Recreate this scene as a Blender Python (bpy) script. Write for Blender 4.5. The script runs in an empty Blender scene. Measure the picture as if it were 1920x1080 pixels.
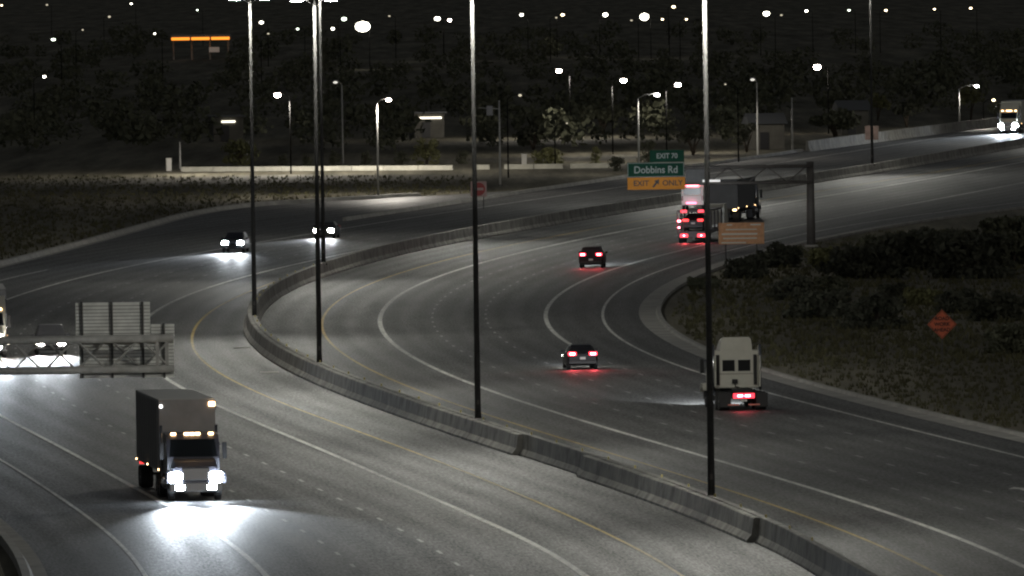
import bpy, bmesh, math, random
import numpy as np
from mathutils import Vector, Matrix

# ------------------------------------------------------------------ camera
scene = bpy.context.scene
W0, F, CAMH = 1920.0, 28000.0, 24.5          # photo width, focal length in photo pixels, camera height
PITCH = math.atan(630 / F)
ROLL = math.radians(0.82)
fwd = Vector((0, math.cos(PITCH), -math.sin(PITCH)))
r0 = Vector((1, 0, 0)); u0 = r0.cross(fwd)
cr, sr = math.cos(ROLL), math.sin(ROLL)
right = cr * r0 - sr * u0
up = sr * r0 + cr * u0
cd = bpy.data.cameras.new('camera')
cam = bpy.data.objects.new('camera', cd)
scene.collection.objects.link(cam)
cd.sensor_fit = 'HORIZONTAL'; cd.sensor_width = 36.0
cd.lens = 36.0 * F / W0
cd.clip_start = 1.0; cd.clip_end = 40000.0
m = Matrix((right, up, -fwd)).transposed().to_4x4()
m.translation = Vector((0, 0, CAMH))
cam.matrix_world = m
scene.camera = cam

# ------------------------------------------------------------------ night sky and faint moon
world = bpy.data.worlds.new('World'); scene.world = world
world.use_nodes = True
wn = world.node_tree; wn.nodes.clear()
sky = wn.nodes.new('ShaderNodeTexSky'); sky.sky_type = 'NISHITA'; sky.sun_disc = False
sky.sun_elevation = math.radians(14); sky.sun_rotation = math.radians(150)
hsv = wn.nodes.new('ShaderNodeHueSaturation'); hsv.inputs['Saturation'].default_value = 0.25
bg = wn.nodes.new('ShaderNodeBackground'); bg.inputs['Strength'].default_value = 0.0135
wo = wn.nodes.new('ShaderNodeOutputWorld')
wn.links.new(sky.outputs[0], hsv.inputs['Color']); wn.links.new(hsv.outputs[0], bg.inputs['Color'])
wn.links.new(bg.outputs[0], wo.inputs['Surface'])
sd = bpy.data.lights.new('moon', 'SUN'); sd.energy = 0.012; sd.angle = math.radians(0.5); sd.color = (1.0, 0.97, 0.9)
so = bpy.data.objects.new('moon', sd); scene.collection.objects.link(so)
so.rotation_euler = (math.radians(76), 0, math.radians(30))

vs = scene.view_settings
vs.view_transform = 'Standard'; vs.look = 'None'; vs.exposure = 0.0; vs.gamma = 1.0
vs.use_curve_mapping = False
scene.cycles.use_light_tree = True
scene.cycles.max_bounces = 4
scene.cycles.diffuse_bounces = 2
scene.cycles.glossy_bounces = 2
scene.cycles.transparent_max_bounces = 6
scene.cycles.sample_clamp_indirect = 3.0
scene.cycles.filter_width = 2.2
scene.cycles.use_denoising = True

LAMP_W = 3300.0        # one median luminaire
random.seed(7); rng = np.random.default_rng(7)
C = scene.collection

# ------------------------------------------------------------------ pixel <-> world helpers
def G(px, py, h=0.0):
    d = fwd * F + right * (px - 960) - up * (py - 540)
    t = (h - CAMH) / d.z
    return Vector((0, 0, CAMH)) + d * t
def PIX(p):
    v = Vector(p) - Vector((0, 0, CAMH)); k = F / v.dot(fwd)
    return 960 + v.dot(right) * k, 540 - v.dot(up) * k

# ------------------------------------------------------------------ road alignment: the solid lane line traced from the photograph, then offsets from it
TR = [(1920,1057),(1680,968),(1480,910),(1280,846),(1173,813),(1073,780),(973,747),(890,720),(807,682),(753,660),(727,642),(710,617),(712,593),(727,573),(757,552),(787,533),(827,517),(873,500),(957,478),(1000,468),(1067,453),(1133,440),(1387,396),(1447,385),(1512,373),(1725,338),(1800,325),(1850,315),(1917,305)]
gp = np.array([tuple(G(*p)) for p in TR])
YC, YS = 1040.0, 520.0
coef = np.polyfit((gp[:, 1] - YC) / YS, gp[:, 0], 5)
dcoef = np.polyder(coef)
Y0, Y1 = 590.0, 1690.0
def cx(Y):
    if Y < Y0: return cx(Y0) + (Y - Y0) * slope(Y0)
    if Y > Y1: return cx(Y1) + (Y - Y1) * slope(Y1)
    return float(np.polyval(coef, (Y - YC) / YS))
def slope(Y):
    Y = min(max(Y, Y0), Y1)
    return float(np.polyval(dcoef, (Y - YC) / YS)) / YS
def tab(*pts):
    ys = [p[0] for p in pts]; vs_ = [p[1] for p in pts]
    def f(Y):                                         # smoothed piecewise-linear offset
        a = np.array([Y - 30, Y - 15, Y, Y + 15, Y + 30])
        return float(np.interp(a, ys, vs_).mean())
    return f
O = {
 'yellow_r': lambda Y: -3.85,
 'hov_r': lambda Y: 0.0,
 'lane1_r': lambda Y: 3.5,
 'lane2_r': lambda Y: 7.1,
 'exit_r': tab((930,10.75),(990,11.0),(1050,11.5),(1130,12.1),(1215,13.1),(1330,13.9),(1400,14),(1536,13.2),(1700,13)),
 'edge_r': tab((700,14.4),(800,14.5),(880,14.2),(960,14.5),(1035,15.3),(1130,16.2),(1200,17.1),(1300,18.3),(1350,19.6),(1418,24.0),(1500,30),(1700,44)),
 'gutter_r': tab((735,17.2),(900,16.8),(1000,17.3),(1100,18.6),(1200,19.8),(1300,21.5),(1360,24),(1418,28),(1500,34),(1700,48)),
 'barrier': tab((580,-8.2),(830,-7.9),(935,-8.2),(1010,-8.4),(1130,-9.2),(1250,-10.1),(1700,-10.6)),
 'yellow_l': tab((580,-13.7),(640,-13.8),(750,-12.7),(900,-12.9),(1000,-12.1),(1090,-11.6),(1250,-11.9),(1700,-12.2)),
 'hov_l': tab((590,-17.4),(670,-17.8),(760,-16.7),(870,-16.4),(1020,-15.9),(1100,-15.6),(1200,-15.0),(1250,-14.9),(1400,-15.3),(1700,-15.6)),
 'lane1_l': tab((590,-21.8),(660,-22.0),(720,-21.3),(800,-20.6),(900,-20.2),(1020,-19.6),(1200,-18.7),(1700,-19.3)),
 'lane2_l': tab((590,-26.0),(660,-26.1),(800,-24.2),(900,-23.9),(1020,-23.4),(1200,-22.5),(1700,-23.0)),
 'exit_l': tab((590,-29.8),(690,-29.9),(740,-29.2),(1000,-28.4),(1160,-28.4),(1300,-28.2),(1460,-29.3),(1700,-29.5)),
 'edge_l': tab((590,-34.6),(680,-34.0),(735,-33.2),(1000,-33),(1130,-34)),
 'gutter_l': tab((560,-38.6),(800,-37.0),(1100,-37.6),(1180,-38.3),(1255,-41.2),(1344,-47.3),(1423,-54.0),(1470,-55.0),(1488,-53.0),(1502,-46.0),(1507,-38.0),(1570,-36),(1750,-36.6),(2000,-37)),
}
def at(name, Y, dx=0.0, z=0.0):
    return Vector((cx(Y) + O[name](Y) + dx, Y, z))
def y_at_pixel_x(name, px, ylo, yhi, h=0.0):
    best = min(np.arange(ylo, yhi, 0.5), key=lambda Y: abs(PIX(at(name, Y, 0, h))[0] - px))
    return float(best)

# ------------------------------------------------------------------ materials
MATS = {}
def nodes_of(mat):
    mat.use_nodes = True
    nt = mat.node_tree
    return nt, nt.nodes.get('Principled BSDF')
def M(name, col, rough=0.7, metal=0.0, spec=0.5, noise=None, amt=0.25, bump=0.0, emit=None, estr=0.0, coat=0.0):
    if name in MATS: return MATS[name]
    mat = bpy.data.materials.new(name); nt, b = nodes_of(mat)
    b.inputs['Base Color'].default_value = (*col, 1)
    b.inputs['Roughness'].default_value = rough
    b.inputs['Metallic'].default_value = metal
    b.inputs['Specular IOR Level'].default_value = spec
    if coat: b.inputs['Coat Weight'].default_value = coat
    if noise:
        tc = nt.nodes.new('ShaderNodeTexCoord')
        n = nt.nodes.new('ShaderNodeTexNoise'); n.inputs['Scale'].default_value = noise
        n.inputs['Detail'].default_value = 6; n.inputs['Roughness'].default_value = 0.65
        nt.links.new(tc.outputs['Object'], n.inputs['Vector'])
        r = nt.nodes.new('ShaderNodeValToRGB')
        r.color_ramp.elements[0].position = 0.3; r.color_ramp.elements[1].position = 0.7
        r.color_ramp.elements[0].color = tuple(c * (1 - amt) for c in col) + (1,)
        r.color_ramp.elements[1].color = tuple(min(1, c * (1 + amt)) for c in col) + (1,)
        nt.links.new(n.outputs['Fac'], r.inputs['Fac']); nt.links.new(r.outputs[0], b.inputs['Base Color'])
        if bump:
            bp = nt.nodes.new('ShaderNodeBump'); bp.inputs['Strength'].default_value = bump
            nt.links.new(n.outputs['Fac'], bp.inputs['Height']); nt.links.new(bp.outputs[0], b.inputs['Normal'])
    if emit:
        b.inputs['Emission Color'].default_value = (*emit, 1)
        b.inputs['Emission Strength'].default_value = estr
    MATS[name] = mat
    return mat

def asphalt_material(name, base, rough, spec):
    mat = bpy.data.materials.new(name); nt, b = nodes_of(mat); L = nt.links
    tc = nt.nodes.new('ShaderNodeTexCoord'); uv = nt.nodes.new('ShaderNodeUVMap')
    geo = nt.nodes.new('ShaderNodeNewGeometry')
    fine = nt.nodes.new('ShaderNodeTexNoise'); fine.inputs['Scale'].default_value = 1.1; fine.inputs['Detail'].default_value = 8; fine.inputs['Roughness'].default_value = 0.75
    mp = nt.nodes.new('ShaderNodeMapping'); mp.inputs['Scale'].default_value = (1.0, 0.05, 1)
    L.new(uv.outputs[0], mp.inputs['Vector']); L.new(mp.outputs[0], fine.inputs['Vector'])
    big = nt.nodes.new('ShaderNodeTexNoise'); big.inputs['Scale'].default_value = 0.35; big.inputs['Detail'].default_value = 3
    mp2 = nt.nodes.new('ShaderNodeMapping'); mp2.inputs['Scale'].default_value = (1.0, 0.012, 1)
    L.new(uv.outputs[0], mp2.inputs['Vector']); L.new(mp2.outputs[0], big.inputs['Vector'])
    # wheel tracks: two darker bands in each 3.6 m lane
    sep = nt.nodes.new('ShaderNodeSeparateXYZ'); L.new(uv.outputs[0], sep.inputs[0])
    mul = nt.nodes.new('ShaderNodeMath'); mul.operation = 'MULTIPLY'; mul.inputs[1].default_value = 2 * math.pi * 2 / 3.6
    L.new(sep.outputs['X'], mul.inputs[0])
    cs = nt.nodes.new('ShaderNodeMath'); cs.operation = 'COSINE'; L.new(mul.outputs[0], cs.inputs[0])
    a1 = nt.nodes.new('ShaderNodeMath'); a1.operation = 'MULTIPLY_ADD'; a1.inputs[1].default_value = 0.08; a1.inputs[2].default_value = 0.0
    L.new(cs.outputs[0], a1.inputs[0])
    s1 = nt.nodes.new('ShaderNodeMath'); s1.operation = 'MULTIPLY_ADD'; s1.inputs[1].default_value = 0.75
    L.new(fine.outputs['Fac'], s1.inputs[0]); L.new(a1.outputs[0], s1.inputs[2])
    s2 = nt.nodes.new('ShaderNodeMath'); s2.operation = 'MULTIPLY_ADD'; s2.inputs[1].default_value = 0.55
    L.new(big.outputs['Fac'], s2.inputs[0]); L.new(s1.outputs[0], s2.inputs[2])
    grain = nt.nodes.new('ShaderNodeTexNoise'); grain.inputs['Scale'].default_value = 9.0; grain.inputs['Detail'].default_value = 3; grain.inputs['Roughness'].default_value = 0.8
    mp3 = nt.nodes.new('ShaderNodeMapping'); mp3.inputs['Scale'].default_value = (1.0, 0.075, 1)
    L.new(uv.outputs[0], mp3.inputs['Vector']); L.new(mp3.outputs[0], grain.inputs['Vector'])
    s3 = nt.nodes.new('ShaderNodeMath'); s3.operation = 'MULTIPLY_ADD'; s3.inputs[1].default_value = 2.4
    L.new(grain.outputs['Fac'], s3.inputs[0]); L.new(s2.outputs[0], s3.inputs[2]); s2 = s3
    mr = nt.nodes.new('ShaderNodeMapRange'); mr.inputs[1].default_value = 1.2; mr.inputs[2].default_value = 2.5
    L.new(s2.outputs[0], mr.inputs[0]); s2 = mr
    r = nt.nodes.new('ShaderNodeValToRGB')
    r.color_ramp.elements[0].position = 0.1; r.color_ramp.elements[1].position = 0.9
    r.color_ramp.elements[0].color = (base * 0.4, base * 0.4, base * 0.385, 1)
    r.color_ramp.elements[1].color = (base * 1.6, base * 1.6, base * 1.54, 1)
    L.new(s2.outputs[0], r.inputs['Fac']); L.new(r.outputs[0], b.inputs['Base Color'])
    def mrange(lo, hi):
        q = nt.nodes.new('ShaderNodeMapRange'); q.inputs[3].default_value = lo; q.inputs[4].default_value = hi
        L.new(s2.outputs[0], q.inputs[0]); return q.outputs[0]
    L.new(mrange(spec * 0.3, spec * 1.7), b.inputs['Specular IOR Level'])
    L.new(mrange(rough + 0.16, rough - 0.13), b.inputs['Roughness'])
    return mat

def paint_material(name, col):
    mat = bpy.data.materials.new(name); nt, b = nodes_of(mat); L = nt.links
    tc = nt.nodes.new('ShaderNodeTexCoord')
    n = nt.nodes.new('ShaderNodeTexNoise'); n.inputs['Scale'].default_value = 1.6; n.inputs['Detail'].default_value = 8; n.inputs['Roughness'].default_value = 0.8
    mp = nt.nodes.new('ShaderNodeMapping'); mp.inputs['Scale'].default_value = (1, 0.15, 1)
    L.new(tc.outputs['Object'], mp.inputs[0]); L.new(mp.outputs[0], n.inputs['Vector'])
    r = nt.nodes.new('ShaderNodeValToRGB'); r.color_ramp.elements[0].position = 0.32; r.color_ramp.elements[1].position = 0.55
    r.color_ramp.elements[0].color = tuple(c * 0.38 for c in col) + (1,); r.color_ramp.elements[1].color = (*col, 1)
    L.new(n.outputs['Fac'], r.inputs['Fac']); L.new(r.outputs[0], b.inputs['Base Color'])
    b.inputs['Roughness'].default_value = 0.6
    return mat

def dirt_material():
    mat = bpy.data.materials.new('desert dirt'); nt, b = nodes_of(mat); L = nt.links
    tc = nt.nodes.new('ShaderNodeTexCoord')
    n = nt.nodes.new('ShaderNodeTexNoise'); n.inputs['Scale'].default_value = 0.16; n.inputs['Detail'].default_value = 10; n.inputs['Roughness'].default_value = 0.72
    mp = nt.nodes.new('ShaderNodeMapping'); mp.inputs['Scale'].default_value = (1, 0.035, 1)
    L.new(tc.outputs['Object'], mp.inputs[0]); L.new(mp.outputs[0], n.inputs['Vector'])
    r = nt.nodes.new('ShaderNodeValToRGB')
    e = r.color_ramp.elements
    e[0].position = 0.34; e[0].color = (0.07, 0.066, 0.045, 1)
    e[1].position = 0.68; e[1].color = (0.30, 0.28, 0.21, 1)
    k = e.new(0.5); k.color = (0.16, 0.148, 0.11, 1)
    L.new(n.outputs['Fac'], r.inputs['Fac']); L.new(r.outputs[0], b.inputs['Base Color'])
    b.inputs['Roughness'].default_value = 0.95; b.inputs['Specular IOR Level'].default_value = 0.1
    return mat

asph = asphalt_material("asphalt", 0.095, 0.6, 0.36)
white_paint = paint_material('white road paint', (0.8, 0.8, 0.75))
worn_paint = paint_material('worn white road paint', (0.5, 0.5, 0.47))
yellow_paint = paint_material('yellow road paint', (0.55, 0.40, 0.12))
dirt = dirt_material()
concrete = M('concrete', (0.32, 0.31, 0.28), 0.85, noise=0.7, amt=0.5, bump=0.15)
gutter_conc = M('gutter concrete', (0.36, 0.35, 0.32), 0.85, noise=0.35, amt=0.3)
galv = M('weathered galvanised steel', (0.042, 0.042, 0.04), 0.75, 0.0, spec=0.25, noise=3, amt=0.25)
dark_steel = M('weathered dark steel', (0.11, 0.10, 0.09), 0.6, 0.3, noise=2, amt=0.3)
housing = M('lamp housing', (0.25, 0.25, 0.26), 0.5, 0.4)
alu_back = M('aluminium sign back', (0.85, 0.86, 0.82), 0.7, 0.0, noise=1.5, amt=0.15)
rib_mat = M('sign rib flange', (0.16, 0.16, 0.155), 0.7)
post_mat = M('sign support steel', (0.08, 0.08, 0.078), 0.6, 0.3)
led = M('lamp lens', (0.9, 0.9, 0.9), 0.3, emit=(1.0, 0.97, 0.9), estr=900)
black_rubber = M('tyre rubber', (0.02, 0.02, 0.02), 0.9)
rim_mat = M('wheel rim', (0.4, 0.4, 0.41), 0.35, 0.8)
glass = M('dark vehicle glass', (0.012, 0.014, 0.016), 0.08, spec=0.6)
chassis_mat = M('vehicle chassis', (0.025, 0.025, 0.025), 0.7)
plastic = M('black plastic', (0.02, 0.02, 0.021), 0.5)
chrome = M('chrome', (0.6, 0.6, 0.62), 0.2, 1.0)

# ------------------------------------------------------------------ mesh helpers
class MB:
    def __init__(self): self.v = []; self.f = []
    def add(self, v, f):
        o = len(self.v); self.v += [tuple(p) for p in v]; self.f += [tuple(i + o for i in q) for q in f]; return self
    def box(self, x0, x1, y0, y1, z0, z1, ch=0.0):
        if ch <= 0:
            v = [(x0,y0,z0),(x1,y0,z0),(x1,y1,z0),(x0,y1,z0),(x0,y0,z1),(x1,y0,z1),(x1,y1,z1),(x0,y1,z1)]
            return self.add(v, [(0,3,2,1),(4,5,6,7),(0,1,5,4),(1,2,6,5),(2,3,7,6),(3,0,4,7)])
        bm = bmesh.new(); bmesh.ops.create_cube(bm, size=1)
        for w in bm.verts: w.co = Vector(((x0+x1)/2 + w.co.x*(x1-x0), (y0+y1)/2 + w.co.y*(y1-y0), (z0+z1)/2 + w.co.z*(z1-z0)))
        bmesh.ops.bevel(bm, geom=bm.edges[:], offset=ch, segments=2, affect='EDGES', profile=0.5)
        bm.verts.index_update()
        self.add([w.co for w in bm.verts], [[w.index for w in f.verts] for f in bm.faces]); bm.free(); return self
    def tube(self, pts, rad, n=10, cap=True):
        pts = [Vector(p) for p in pts]; rad = rad if isinstance(rad, (list, tuple)) else [rad] * len(pts)
        o = len(self.v); k = len(pts)
        for i, p in enumerate(pts):
            d = (pts[min(i+1, k-1)] - pts[max(i-1, 0)]).normalized()
            a = d.cross(Vector((0,0,1)))
            if a.length < 1e-3: a = d.cross(Vector((1,0,0)))
            a.normalize(); b = d.cross(a)
            for j in range(n):
                t = 2*math.pi*j/n; self.v.append(tuple(p + (a*math.cos(t) + b*math.sin(t))*rad[i]))
        for i in range(k-1):
            for j in range(n):
                self.f.append((o+i*n+j, o+i*n+(j+1) % n, o+(i+1)*n+(j+1) % n, o+(i+1)*n+j))
        if cap:
            self.f.append(tuple(o+j for j in reversed(range(n)))); self.f.append(tuple(o+(k-1)*n+j for j in range(n)))
        return self
    def prism_x(self, prof, x0, x1, inset=0.0):            # profile in (y,z) extruded along x
        n = len(prof); o = len(self.v)
        self.v += [(x0, p[0], p[1]) for p in prof] + [(x1, p[0], p[1]) for p in prof]
        for i in range(n): self.f.append((o+i, o+(i+1) % n, o+n+(i+1) % n, o+n+i))
        self.f.append(tuple(o+i for i in reversed(range(n)))); self.f.append(tuple(o+n+i for i in range(n))); return self
    def prism_y(self, prof, y0, y1):                        # profile in (x,z) extruded along y
        n = len(prof); o = len(self.v)
        self.v += [(p[0], y0, p[1]) for p in prof] + [(p[0], y1, p[1]) for p in prof]
        for i in range(n): self.f.append((o+i, o+(i+1) % n, o+n+(i+1) % n, o+n+i))
        self.f.append(tuple(o+i for i in reversed(range(n)))); self.f.append(tuple(o+n+i for i in range(n))); return self
    def loft(self, secs):
        n = len(secs[0]); o = len(self.v)
        for s in secs: self.v += [tuple(p) for p in s]
        for i in range(len(secs)-1):
            for j in range(n):
                self.f.append((o+i*n+j, o+i*n+(j+1) % n, o+(i+1)*n+(j+1) % n, o+(i+1)*n+j))
        self.f.append(tuple(o+j for j in reversed(range(n)))); self.f.append(tuple(o+(len(secs)-1)*n+j for j in range(n))); return self
    def lathe_x(self, prof, c, n=20):                       # profile (x, r) spun about the x axis through c
        o = len(self.v); k = len(prof)
        for (x, r) in prof:
            for j in range(n):
                t = 2*math.pi*j/n; self.v.append((c[0]+x, c[1]+r*math.cos(t), c[2]+r*math.sin(t)))
        for i in range(k-1):
            for j in range(n): self.f.append((o+i*n+j, o+i*n+(j+1) % n, o+(i+1)*n+(j+1) % n, o+(i+1)*n+j))
        self.f.append(tuple(o+j for j in reversed(range(n)))); self.f.append(tuple(o+(k-1)*n+j for j in range(n))); return self
    def mesh(self, name, mat, smooth=False):
        me = bpy.data.meshes.new(name); me.from_pydata(self.v, [], self.f); me.validate()
        bm = bmesh.new(); bm.from_mesh(me); bmesh.ops.recalc_face_normals(bm, faces=bm.faces); bm.to_mesh(me); bm.free()
        if smooth:
            for p in me.polygons: p.use_smooth = True
        me.materials.append(mat); return me
    def build(self, name, mat, parent=None, smooth=False):
        return link(name, self.mesh(name, mat, smooth), parent)
def link(name, me, parent=None):
    o = bpy.data.objects.new(name, me); C.objects.link(o)
    if parent is not None: o.parent = parent
    return o
def tag(o, label=None, cat=None, group=None, kind=None):
    if label: o['label'] = label
    if cat: o['category'] = cat
    if group: o['group'] = group
    if kind: o['kind'] = kind
    return o
def thing(name, label, cat, loc=(0,0,0), rz=0.0, group=None):
    o = bpy.data.objects.new(name, None); C.objects.link(o); o.empty_display_size = 0.3
    o.location = loc; o.rotation_euler = (0, 0, rz); return tag(o, label, cat, group)
def copy_tree(o, parent=None):
    c = o.copy(); C.objects.link(c); c.parent = parent
    for ch in o.children: copy_tree(ch, c)
    return c
def spot(name, loc, direction, watts, angle, blend=1.0, col=(1, .97, .92), size=0.12, parent=None, scale=None):
    ld = bpy.data.lights.new(name, 'SPOT'); ld.energy = watts; ld.spot_size = math.radians(angle); ld.spot_blend = blend
    ld.color = col; ld.shadow_soft_size = size
    o = bpy.data.objects.new(name, ld); C.objects.link(o); o.location = loc
    o.rotation_euler = Vector(direction).to_track_quat('-Z', 'Y').to_euler()
    if scale: o.scale = scale
    if parent is not None: o.parent = parent
    return o
ROADLIGHT = {}
def road_luminaire(name, loc, watts, col, parent, xw=0.64, cap=2.7, size=0.2):
    # wide street optics: more light thrown along the road than straight down, cut off sideways and above
    key = (watts, col, xw, cap, size)
    if key not in ROADLIGHT:
        ld = bpy.data.lights.new(name, 'SPOT'); ld.energy = watts; ld.spot_size = math.radians(172); ld.spot_blend = 0.12
        ld.color = col; ld.shadow_soft_size = size
        ld.use_nodes = True; nt = ld.node_tree; L = nt.links
        em = nt.nodes.get('Emission')
        tc = nt.nodes.new('ShaderNodeTexCoord'); sep = nt.nodes.new('ShaderNodeSeparateXYZ'); L.new(tc.outputs['Normal'], sep.inputs[0])
        def mth(op, a, b=None):
            n = nt.nodes.new('ShaderNodeMath'); n.operation = op
            for i, q in enumerate((a, b)):
                if q is None: continue
                if isinstance(q, (int, float)): n.inputs[i].default_value = q
                else: L.new(q, n.inputs[i])
            return n.outputs[0]
        c = mth('MAXIMUM', mth('ABSOLUTE', sep.outputs['Z']), 0.05)
        wide = mth('MINIMUM', mth('POWER', c, -2.6), cap)
        xr = mth('POWER', mth('DIVIDE', mth('ABSOLUTE', sep.outputs['X']), xw), 4.0)
        nad = mth('ADD', mth('MULTIPLY', mth('SUBTRACT', 1.0, mth('POWER', c, 8.0)), 0.9), 0.10)
        strength = mth('MULTIPLY', mth('DIVIDE', wide, mth('ADD', xr, 1.0)), nad)
        L.new(strength, em.inputs['Strength'])
        ROADLIGHT[key] = ld
    o = bpy.data.objects.new(name, ROADLIGHT[key]); C.objects.link(o); o.location = loc; o.parent = parent
    return o
def text_mesh(txt, size, mat, name='lettering', extrude=0.004, align='CENTER', bold=0.0):
    cu = bpy.data.curves.new(name, 'FONT'); cu.body = txt; cu.size = size; cu.extrude = extrude; cu.align_x = align; cu.align_y = 'CENTER'; cu.offset = bold
    tmp = bpy.data.objects.new('tmp', cu); C.objects.link(tmp)
    dg = bpy.context.evaluated_depsgraph_get(); dg.update()
    me = bpy.data.meshes.new_from_object(tmp.evaluated_get(dg))
    bpy.data.objects.remove(tmp); bpy.data.curves.remove(cu)
    me.name = name; me.materials.clear(); me.materials.append(mat); return me

# ------------------------------------------------------------------ ground and roads
def ground():
    xs = np.linspace(-9000, 9000, 61); ys = np.linspace(-400, 14000, 61)
    v = [(x, y, -0.06) for y in ys for x in xs]
    f = [(j*61+i, j*61+i+1, (j+1)*61+i+1, (j+1)*61+i) for j in range(60) for i in range(60)]
    me = bpy.data.meshes.new('ground'); me.from_pydata(v, [], f); me.materials.append(dirt)
    return tag(link('ground', me), kind='structure')
ground()
YR = np.concatenate([np.arange(300, 1500, 8.0), np.arange(1500, 2600, 20.0)])
def strip(name, fl, fr, z, mat, ys=YR, parent=None, uv=False, cols=2):
    v, f, uvs = [], [], []
    for Y in ys:
        a, b = fl(Y), fr(Y)
        for k in range(cols):
            x = a + (b - a) * k / (cols - 1); v.append((cx(Y) + x, Y, z)); uvs.append((x, Y))
    n = len(ys)
    for i in range(n - 1):
        for k in range(cols - 1): f.append((i*cols+k, i*cols+k+1, (i+1)*cols+k+1, (i+1)*cols+k))
    me = bpy.data.meshes.new(name); me.from_pydata(v, [], f)
    if uv:
        l = me.uv_layers.new(name='UVMap')
        for lp in me.loops: l.data[lp.index].uv = uvs[lp.vertex_index]
    me.materials.append(mat); return link(name, me, parent)
road_r = tag(strip('road_right', O['barrier'], lambda Y: O['gutter_r'](Y) + 0.02, 0.0, asph, uv=True, cols=8), kind='structure')
road_l = tag(strip('road_left', O['gutter_l'], lambda Y: O['barrier'](Y) - 0.01, 0.0, asph, uv=True, cols=8), kind='structure')

def line(name, key, width, mat, parent, ylo=300, yhi=2400, dx=0.0):
    ys = np.arange(ylo, yhi, 6.0)
    return strip('lane_line', lambda Y: O[key](Y) + dx - width/2, lambda Y: O[key](Y) + dx + width/2, 0.010, mat, ys, parent)
line('l', 'yellow_r', 0.17, yellow_paint, road_r)
line('l', 'hov_r', 0.30, white_paint, road_r)
line('l', 'exit_r', 0.28, white_paint, road_r, ylo=915)
line('l', 'edge_r', 0.20, white_paint, road_r)
line('l', 'yellow_l', 0.17, yellow_paint, road_l)
line('l', 'hov_l', 0.30, white_paint, road_l)
line('l', 'exit_l', 0.26, white_paint, road_l)
line('l', 'edge_l', 0.18, white_paint, road_l, yhi=1180)
def dashes(key, parent, ylo, yhi, cyc=12.2, ln=3.05, w=0.15):
    Y = ylo
    dm = MB().add([(-w/2, 0, 0), (w/2, 0, 0), (w/2, ln, 0), (-w/2, ln, 0)], [(0, 1, 2, 3)]).mesh('lane_dash', worn_paint)
    while Y < yhi:
        o = link('lane_dash', dm, parent); o.location = at(key, Y, 0, 0.010)
        sl = (at(key, Y + 3).x - at(key, Y).x) / 3
        o.rotation_euler = (0, 0, -math.atan(sl)); Y += cyc
dashes('lane1_r', road_r, 575, 1420); dashes('lane2_r', road_r, 570, 1420)
dashes('exit_r', road_r, 580, 905, 12.2, 3.05)
dashes('lane1_l', road_l, 560, 1300); dashes('lane2_l', road_l, 560, 1300)

# concrete gutters with kerbs
def ribbon(name, path, prof, mat, parent=None):
    # sweep a profile (offset to the left-hand normal, height) along a plan polyline
    secs = []
    for i, p in enumerate(path):
        a = path[max(i-1, 0)]; b = path[min(i+1, len(path)-1)]
        d = Vector((b[0]-a[0], b[1]-a[1])).normalized(); nrm = Vector((d.y, -d.x))      # points to the right of travel
        secs.append([(p[0] + nrm.x*q[0], p[1] + nrm.y*q[0], q[1]) for q in prof])
    return MB().loft(secs).build(name, mat, parent)
ys_g = np.arange(320, 1700, 8.0)
gutter_path = [tuple(at('gutter_r', Y))[:2] for Y in ys_g]
tag(ribbon('gutter', gutter_path, [(0, -0.1), (0, 0.012), (1.15, 0.0), (1.2, 0.15), (1.5, 0.15), (1.5, -0.1)], gutter_conc), kind='structure')
lp = [tuple(at('gutter_l', Y))[:2] for Y in np.concatenate([np.arange(320, 1440, 8.0), np.arange(1440, 1509, 3.0)])]
tag(ribbon('gutter', lp, [(0, -0.1), (0, 0.012), (-0.55, 0.0), (-0.75, 0.32), (-1.1, 0.36), (-1.1, -0.1)], gutter_conc), kind='structure')

# ------------------------------------------------------------------ median barrier
def offset_path(key, ylo, yhi, st=6.0, dx=0.0):
    return [(at(key, Y, dx).x, Y) for Y in np.arange(ylo, yhi + 0.01, st)]
BH = 1.07
bprof = [(-0.40, -0.1), (-0.40, 0.08), (-0.24, 0.33), (-0.16, BH - .03), (-0.13, BH), (0.13, BH), (0.16, BH - .03), (0.24, 0.33), (0.40, 0.08), (0.40, -0.1)]
bar = thing('median_barrier', 'long concrete median barrier curving between the two carriageways', 'barrier', (0, 0, 0))
ribbon('wall', offset_path('barrier', 320, 2300), bprof, concrete, bar)

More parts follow.
